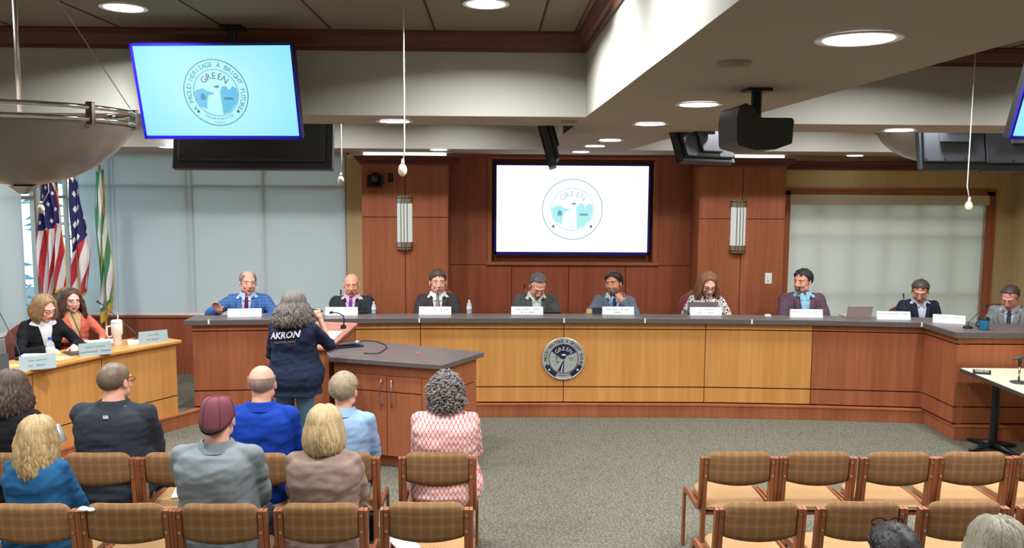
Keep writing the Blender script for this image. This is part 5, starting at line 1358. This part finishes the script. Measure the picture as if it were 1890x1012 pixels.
# ---- who sits where
PZ = .13
def place(px, py_crown, Y, zf, seat, hs=1.08, crown=.845):
    p = atY(px, py_crown, Y); s = (p.z-zf-seat)/(crown+(hs-1)*.117); return p.x, s
JK = lambda *c, **k: cm('cloth', c, **k)
def lap(H=.535): pass
def A(x, y, z, pole=(0, .3, -1), hd=(0, -1, 0), hn=(0, 0, 1)): return ((x, y, z), pole, hd, hn)
def on_desk(): return {-1: A(-.13, -.36, .80, (-.45, .3, -1), (.5, -.85, -.05)), 1: A(.13, -.36, .80, (.45, .3, -1), (-.5, -.85, -.05))}
BLUEPL = plaid_mat('blue_check_jacket', srgb(62, 96, 150), srgb(92, 130, 182), sc=.03, amt=.4)
def chairfor(x, y, rz, label, z=PZ): 
    return exec_chair(x+.12*math.sin(-rz)*0, y, z, rz+PI*0, label)
SEATP = .46
def dais(px, py, Y, rz, label, **k):
    hs = k.pop('hs', 1.03); x, s = place(px, py, Y, PZ, SEATP, hs)
    s = k.pop('s', s); ex = k.pop('chair', None)
    hb = k.pop('hb', .44); r = person(label, x, Y, PZ, rz, s=s, seat=SEATP, hs=hs, arms=k.pop('arms', None) or on_desk(), **k)
    exec_chair(x-.02*math.sin(rz), Y+.02, PZ-.0, rz, 'burgundy swivel chair behind '+ex, hb=hb)
    return r
YD = 9.50
dais(457, 499, YD, .12, 'person in a bright blue jacket with dark tie behind the left end', skin=(214, 158, 134), top='jacket', tcol=(70, 104, 156), mats=BLUEPL, shirt=(190, 205, 230), tie=(96, 36, 60), hair=('cropfringe', (150, 140, 130), {'top': .085, 'th': .006}), head=(.06, .35, .05), seed=2, chair='the man in the bright blue jacket',
     arms={-1: A(-.22, -.40, .90, (-.8, .3, -.4), (-.2, -.5, .8), (0, .8, .5)), 1: A(.20, -.40, .84, (.8, .3, -.5), (-.5, -.85, .1))}, curl=(.35, .6))
dais(650, 504, YD, .0, 'bald smiling person in a dark jacket with pink shirt and purple tie', skin=(216, 150, 124), g=1.08, top='jacket', tcol=(42, 46, 54), shirt=(222, 178, 196), tie=(104, 62, 150), hair=('bald', (150, 120, 100), {'top': -.01, 'th': .002}), beard=('goatee', (196, 140, 118)), head=(.08, .12, 0), seed=3, chair='the bald man with the purple tie')
dais(808, 498, YD, .04, 'person in a dark brown-grey suit and white shirt between two bottles', skin=(214, 158, 136), top='jacket', tcol=(60, 54, 54), shirt=(226, 226, 226), tie=(150, 134, 120), hair=('short', (84, 72, 62), {'th': .010, 'up': .012}), head=(.04, .14, 0), seed=4, hb=.60, chair='the man in the dark brown-grey suit')
dais(988, 497, YD, .05, 'person in a green-grey jacket looking down to read, thinning hair', skin=(206, 146, 124), top='jacket', tcol=(78, 82, 78), shirt=(208, 216, 200), hair=('short', (96, 88, 86), {'th': .008, 'recede': .048, 'up': .0, 'n': 30}), head=(.55, .10, .08), lean=.16, eyes='down', beard=('goatee', (160, 120, 106)), seed=5, hb=.60, chair='the man reading in green-grey')
dais(1134, 501, YD, -.12, 'smiling dark haired person in grey-blue jacket with hand on chin', skin=(188, 130, 104), top='jacket', tcol=(96, 106, 120), shirt=(216, 222, 232), tie=(28, 84, 160), hair=('short', (46, 40, 40), {'th': .012, 'up': .008}), beard=('full', (140, 104, 88)), head=(-.06, -.42, -.10), lean=.10, seed=6, chair='the smiling man with hand on chin',
     arms={1: A(.075, -.235, .985, (.7, -.3, -1), (-.35, .25, .95), (.4, -1, -.3)), -1: A(-.13, -.36, .80, (-.8, .3, -.6), (.5, -.85, -.05))}, curl=(.5, 1.25))
DOTS = None
def print_mat(name, base, ink, sc, thr):
    m, t, p = nm(name); p.inputs['Roughness'].default_value = .85; p.inputs['Specular IOR Level'].default_value = .2
    tc = t.nodes.new('ShaderNodeTexCoord'); v = t.nodes.new('ShaderNodeTexVoronoi'); v.feature = 'DISTANCE_TO_EDGE'; v.inputs['Scale'].default_value = sc
    r = t.nodes.new('ShaderNodeValToRGB'); r.color_ramp.interpolation = 'CONSTANT'; r.color_ramp.elements[0].color = base; r.color_ramp.elements[1].color = ink; r.color_ramp.elements[1].position = thr
    t.links.new(tc.outputs['Object'], v.inputs['Vector']); t.links.new(v.outputs['Distance'], r.inputs[0]); t.links.new(r.outputs[0], p.inputs['Base Color']); return m
dais(1303, 498, YD, .0, 'person with long light brown hair and spotted blouse reading a laptop', skin=(220, 164, 144), sex='f', top='tee', sleeve=.55, mats=print_mat('black_white_print', srgb(220, 214, 208), srgb(40, 38, 44), 42, .16), hair=('long', (140, 98, 66), {'len': .27, 'wave': .014, 'out': .030, 'n': 260, 'face': .98}), head=(.38, .0, 0), lean=.10, eyes='down', glasses=(60, 30, 34), seed=7, hb=.60, chair='the long haired woman', arms={-1: A(-.17, -.30, .84, (-.5, .3, -.8), (.4, -.9, 0)), 1: A(.17, -.30, .84, (.5, .3, -.8), (-.4, -.9, 0))})
dais(1482, 496, YD-.02, -.10, 'person in a plum jacket with light blue open collar shirt looking left', skin=(204, 146, 122), g=1.05, top='jacket', tcol=(92, 70, 82), shirt=(150, 196, 214), hair=('short', (50, 46, 50), {'th': .011, 'recede': .012}), beard=('goatee', (164, 142, 132)), head=(.08, -.75, 0), seed=8, chair='the man in the plum jacket')
dais(1695, 512, YD-.05, -.15, 'person in a navy jacket looking down, white open collar shirt', skin=(206, 146, 124), top='jacket', tcol=(38, 42, 56), shirt=(206, 220, 236), hair=('short', (88, 78, 74), {'th': .010, 'recede': .018}), head=(.40, -.35, 0), lean=.12, eyes='down', seed=9, chair='the man in navy beside the laptop')
x_, s_ = place(1866, 527, 9.02, PZ, SEATP, 1.03)
person('person in a pale grey suit bent over the right wing of the desk', x_+.04, 9.02, PZ, -.75, s=s_*1.04, seat=SEATP, hs=1.03, skin=(206, 148, 126), top='jacket', tcol=(132, 136, 136), shirt=(190, 200, 212), tie=(70, 70, 90), hair=('short', (84, 74, 66), {'th': .009, 'recede': .045}), head=(.42, -.1, 0), lean=.18, eyes='down', arms=on_desk(), seed=10)
exec_chair(x_+.1, 9.10, PZ, -.75, 'burgundy swivel chair behind the man in the pale grey suit')
# staff desk, left
def staff(px, py, Y, rz, label, ex, **k):
    x, s = place(px, py, Y, PZ, SEATP, 1.02)
    person(label, x, Y, PZ, rz, s=s, seat=SEATP, hs=1.02, sex='f', **k); exec_chair(x-.03, Y+.03, PZ, rz, 'burgundy swivel chair behind '+ex, s=.84)
staff(66, 536, 8.05, .85, 'person in a black cardigan with a blond bob leaning on the staff desk', 'the woman in the black cardigan', skin=(222, 172, 152), top='cardigan', tcol=(24, 24, 28), shirt=(222, 224, 226), hair=('bob', (158, 128, 88), {'len': .15, 'wave': .004, 'out': .022, 'tuck': .02, 'n': 230, 'face': .9}), head=(.30, .25, 0), lean=.22, sleeve=1.9, eyes='down', glasses=(90, 70, 60), seed=11, g=1.05,
      arms={-1: A(-.08, -.42, .80, (-.8, .3, -.6), (.4, -.9, -.05)), 1: A(.14, -.44, .80, (.8, .3, -.6), (-.3, -.9, -.05))})
staff(126, 531, 8.55, .85, 'person in an orange blazer with long brown hair behind the staff desk', 'the woman in orange', skin=(220, 166, 146), top='cardigan', tcol=(206, 106, 84), shirt=(206, 170, 120), hair=('long', (88, 58, 46), {'len': .26, 'wave': .012, 'out': .04, 'n': 230, 'face': 1.0}), head=(.05, -.1, 0), lean=.10, sleeve=1.9, seed=12,
      arms={-1: A(-.02, -.40, .80, (-.8, .3, -.6), (.4, -.9, -.05)), 1: A(.14, -.42, .80, (.8, .3, -.6), (-.3, -.9, -.05))})
for x0, y0, l in ((-4.62, 7.25, 'near the left edge of the picture'),):
    exec_chair(x0, y0, PZ, .9, 'empty burgundy swivel chair '+l, hb=.58)
# audience: they face the council, away from the camera
def aud(px, py, row, label, **k):
    Rr_ = {1: R1, 2: R2, 3: 2.85}[row]; Y = Rr_+k.pop('dy', .0)-.05; hs = k.pop('hs', 1.02); x, s = place(px, py, Y+.02, 0, .455, hs)
    x += k.pop('dx', 0); s = k.pop('s', s)
    return person(label, x, Y, 0, PI+k.pop('rz', 0), s=s, seat=.455, hs=hs, **k)
aud(12, 683, 1, 'person with dark wavy brown hair in a black top at the left edge', sex='f', skin=(214, 160, 138), top='shirt', tcol=(22, 20, 24), sleeve=1.9, hair=('long', (78, 62, 52), {'len': .20, 'wave': .012, 'out': .03, 'n': 260, 'thick': 1.1, 'face': .9}), lean=.08, head=(.05, -.1, 0), seed=21, g=1.1)
P_black, I_black = aud(200, 671, 1, 'broad person in a charcoal shirt with cropped hair and glasses', skin=(214, 156, 132), g=1.22, belly=.08, top='polo', tcol=(44, 48, 54), sleeve=1.05, hair=('short', (112, 92, 76), {'th': .004, 'n': 0}), lean=.06, head=(.04, -.35, 0), glasses=(30, 28, 28), seed=22, dx=.02, shoulders=1.0)
aud(480, 675, 1, 'bald person in a royal blue polo shirt seen from behind', skin=(216, 158, 134), g=1.08, top='polo', tcol=(16, 54, 144), sleeve=1.2, hair=('cropfringe', (150, 128, 112), {'top': .05, 'th': .003, 'n': 0}), lean=.07, head=(.02, .0, 0), seed=23)
aud(632, 692, 1, 'person in a light blue collared shirt with short ash blond hair', skin=(214, 160, 138), g=.98, top='shirt', tcol=(140, 168, 200), sleeve=1.2, hair=('short', (150, 134, 108), {'th': .018, 'up': .006, 'n': 240, 'tuft': 1.2, 'comb': .2}), lean=.09, head=(.06, -.12, 0), seed=24)
def ikat():
    m, t, p = nm('pink_oval_print'); p.inputs['Roughness'].default_value = .9; tc = t.nodes.new('ShaderNodeTexCoord'); sp = t.nodes.new('ShaderNodeSeparateXYZ'); t.links.new(tc.outputs['Object'], sp.inputs[0])
    def M_(op, a, b=None, v=None):
        q = t.nodes.new('ShaderNodeMath'); q.operation = op
        (t.links.new(a, q.inputs[0]) if not isinstance(a, (int, float)) else setattr(q.inputs[0], 'default_value', a))
        if b is not None: t.links.new(b, q.inputs[1])
        if v is not None: q.inputs[1].default_value = v
        return q.outputs[0]
    c1 = M_('COSINE', M_('MULTIPLY', sp.outputs[0], v=2*PI/.030)); c2 = M_('COSINE', M_('MULTIPLY', sp.outputs[2], v=2*PI/.052))
    s_ = M_('ADD', c1, c2); f = M_('ABSOLUTE', M_('SUBTRACT', s_, v=.25)); q = M_('LESS_THAN', f, v=.55)
    mx = t.nodes.new('ShaderNodeMixRGB'); mx.inputs[1].default_value = srgb(218, 190, 184); mx.inputs[2].default_value = srgb(202, 112, 106); t.links.new(q, mx.inputs[0]); t.links.new(mx.outputs[0], p.inputs['Base Color']); return m
aud(830, 692, 1, 'person with curly grey hair in a pink and white patterned blouse', sex='f', skin=(216, 166, 146), g=1.27, belly=.05, dx=-.025, top='loose', mats=ikat(), sleeve=1.25, hair=('curly', (118, 112, 106), {'th': .018, 'spread': .032, 'down': .12, 'n': 1150}), lean=.05, head=(.04, 0, 0), seed=25)
aud(64, 768, 2, 'person with long blond hair and a blue blouse, nearer left row', sex='f', skin=(220, 172, 150), g=1.02, top='loose', tcol=(30, 82, 122), sleeve=1.5, hair=('long', (168, 142, 98), {'len': .27, 'wave': .012, 'out': .02, 'n': 300, 'thick': 1.15, 'face': .8}), lean=.05, head=(.05, .0, 0), seed=26, dy=.0)
P_cap, I_cap = aud(397, 735, 2, 'person in a maroon cap and light grey polo shirt seen from behind', skin=(212, 156, 134), g=1.14, belly=.05, top='polo', tcol=(120, 127, 129), sleeve=1.3, hair=('cropfringe', (86, 72, 62), {'top': -.01, 'th': .004, 'n': 0}), lean=.06, head=(.05, .0, 0), seed=27)
aud(597, 748, 2, 'person with a straight blond bob and a taupe top', sex='f', skin=(220, 168, 146), g=1.16, top='loose', tcol=(132, 111, 99), sleeve=.85, hair=('bob', (176, 152, 110), {'len': .17, 'wave': .003, 'out': .022, 'tuck': .012, 'n': 340, 'face': .8, 'thick': 1.1}), lean=.05, head=(.04, -.03, 0), seed=28)
P_sg, I_sg = aud(1657, 972, 3, 'dark haired head with sunglasses on top at the bottom edge', sex='f', skin=(150, 110, 90), top='shirt', tcol=(40, 40, 44), hair=('short', (44, 38, 38), {'th': .016, 'up': .004, 'n': 200, 'tuft': 1.1, 'comb': .4}), lean=.05, seed=29)
aud(1852, 957, 3, 'pale grey-blond head cut by the bottom edge, right corner', sex='f', skin=(216, 166, 146), top='shirt', tcol=(90, 90, 96), hair=('bob', (160, 152, 130), {'len': .13, 'wave': .004, 'out': .02, 'n': 260}), lean=.05, seed=30)
# maroon cap
def cap_on(T, HM):
    mc_ = cm('cloth', (112, 62, 72)); b = MB(); rg = []; C = Vector((0, .012, .030))
    for j in range(10):
        u = j/9; a = u*PI/2*.97; z = .026+.100*math.sin(a); r = math.cos(a)**.42
        rg.append([HM@Vector(((.089)*r*math.cos(q), .014+(.110)*r*math.sin(q), z-.085*(1-u)**2*(1 if math.sin(q) > 0 else .2)*abs(math.sin(q)))) for q in [i*2*PI/36 for i in range(36)]])
    b.rings(rg); o = b.build('cap', mc_, T, smooth=True)
    b = MB(); rg = []
    for i in range(13):
        q = PI*1.5+(i-6)/6*.95; rg.append([HM@Vector((.086*math.cos(q), .012+.106*math.sin(q), .025)), HM@Vector((.095*math.cos(q)*1.05, .012+.106*math.sin(q)-.06*math.cos((i-6)/6*1.4), .012)), HM@Vector((.095*math.cos(q)*1.05, .012+.106*math.sin(q)-.06*math.cos((i-6)/6*1.4), .008)), HM@Vector((.086*math.cos(q), .012+.106*math.sin(q), .020))])
    b.rings(rg); b.build('visor', mc_, o, smooth=True)
    b = MB(); b.tube([HM@Vector((.090*math.cos(q), .016+.1115*math.sin(q), -.044*math.sin(q)**2)) for q in [PI*.5+(i-5)/5*.55 for i in range(11)]], .009, 8); b.build('strap', cm('leather', (30, 24, 24)), o, smooth=True)
    b = MB()
    for k_ in range(3):
        q = k_*PI/3; pts = []
        for j in range(-16, 17):
            a = PI/2-abs(j)/16*PI/2*.97; u = a/(PI/2); sg = 1 if j > 0 else -1; r = math.cos(min(a, 1.5))**.42 if j else 0; cx_, sx_ = sg*math.cos(q), sg*math.sin(q)
            pts.append(HM@Vector((.0905*r*cx_, .014+.1115*r*sx_, .0265+.100*math.sin(a)-.085*(1-u)**2*(1 if sx_ > 0 else .2)*abs(sx_)+.001)))
        b.tube(pts, .0014, 5)
    b.build('seam', cm('cloth', (92, 48, 58)), o, smooth=True)
    MB().ball(HM@Vector((0, .014, .128)), (.008, .008, .005), n=10, m=6).build('button', mc_, o, smooth=True)
cap_on(P_cap, I_cap['HM'])
# sunglasses pushed up on the dark head
b = MB(); HM_ = I_sg['HM']
for e in (-1, 1):
    c = [HM_@Vector((e*.034+.027*math.cos(a), -.045+.010*math.sin(a), .122+.018*math.sin(a))) for a in [q*2*PI/18 for q in range(19)]]
    b.tube(c, .0032, 6); b.tube([HM_@Vector(v) for v in ((e*.060, -.045, .120), (e*.090, .0, .085), (e*.094, .05, .045))], .003, 6)
b.tube([HM_@Vector(v) for v in ((-.008, -.046, .128), (.008, -.046, .128))], .003, 6); b.build('glasses', cm('frame', (60, 30, 34)), P_sg, smooth=True)
# standing speaker
xs_, Yw = atY(540, 541, 6.95).x, 6.95
sw_ = (atY(540, 541, Yw).z)/1.692
P_st, I_st = person('standing person in a navy printed t-shirt and jeans speaking at the lectern', xs_, Yw, 0, PI-.12, s=sw_, standing=True, seat=0, lean=.02, hs=1.10, skin=(222, 170, 148), sex='f', g=1.22, belly=.07, top='tee', tcol=(32, 40, 62), sleeve=1.12, pants=(84, 116, 140), hair=('long', (112, 104, 96), {'th': .016, 'len': .20, 'wave': .014, 'freq': 13, 'out': .062, 'n': 430, 'face': .5, 'thick': .8}), head=(.08, .0, 0), seed=31,
     arms={-1: A(-.185, -.20, 1.43, (-.35, .1, -1), (.35, .1, .9), (-.3, .8, .2)), 1: A(.16, -.30, 1.02, (.5, .4, -.8), (-.6, -.7, .2))}, curl=(1.2, .5), dsp=.011)
E_, Wr, hd, hn = I_st['AR'][-1]
hc_ = Wr+hd.normalized()*.085*.88; t = thing('held_microphone', 'black microphone held up in the hand of the standing speaker', 'microphone', (0, 0, 0))
Mw = Matrix.Translation(P_st.location)@Matrix.Rotation(PI-.12, 4, 'Z')@Matrix.Scale(sw_, 4)
g0 = Mw@(hc_+Vector((-.045, -.02, .0))); g1 = Mw@(hc_+Vector((.065, -.015, .012)))
t.location = g0; MB().cyl((0, 0, 0), g1-g0, .011, .015, n=12).build('handle', BLACK, t, smooth='auto'); MB().ball((g1-g0)*1.12, .02, n=12, m=8).build('grille', DGREY, t, smooth=True)
# lettering on the back of the t-shirt
def on_back(T, I, s, size, t0, x0, m, name, rot=.10, shear=.25, ex=.001, off=.026, flipx=True):
    vs, fs = textmesh(s, size, ex, off_=.0022) if '#' not in s else blurtext(s, size); out = []
    for vx, vy, vz in vs:
        vx2 = vx+vy*shear; px_ = x0+vx2*math.cos(rot)-vy*math.sin(rot); pz_ = vx2*math.sin(rot)+vy*math.cos(rot)
        out.append(I['front'](-px_, t0+pz_, off+vz, -1))
    b = MB(); b.add(out, [f for f in fs]); return b.build(name, m, T)
on_back(P_st, I_st, 'AKRON', .078, .40, -.02, cm('print', (226, 226, 230)), 'shirt_lettering'); on_back(P_st, I_st, '###########', .034, .345, -.02, cm('print', (150, 120, 60)), 'shirt_lettering')
on_back(P_black, I_black, 'UA', .022, .455, .02, cm('print', (170, 174, 178)), 'collar_logo', 0, 0)
# can in a hand beside the blond woman
p = atY(108, 800, R1-.12); t = thing('drink_can', 'white and silver can held up beside the long blond hair', 'can', p, 0); t.rotation_euler = (0, -.4, 0)
MB().lathe([(.022, -.06), (.028, -.052), (.028, .045), (.022, .055), (.002, .053)], n=20).build('can_body', mat('can_white', srgb(200, 206, 210), .35, .5), t, smooth='auto')
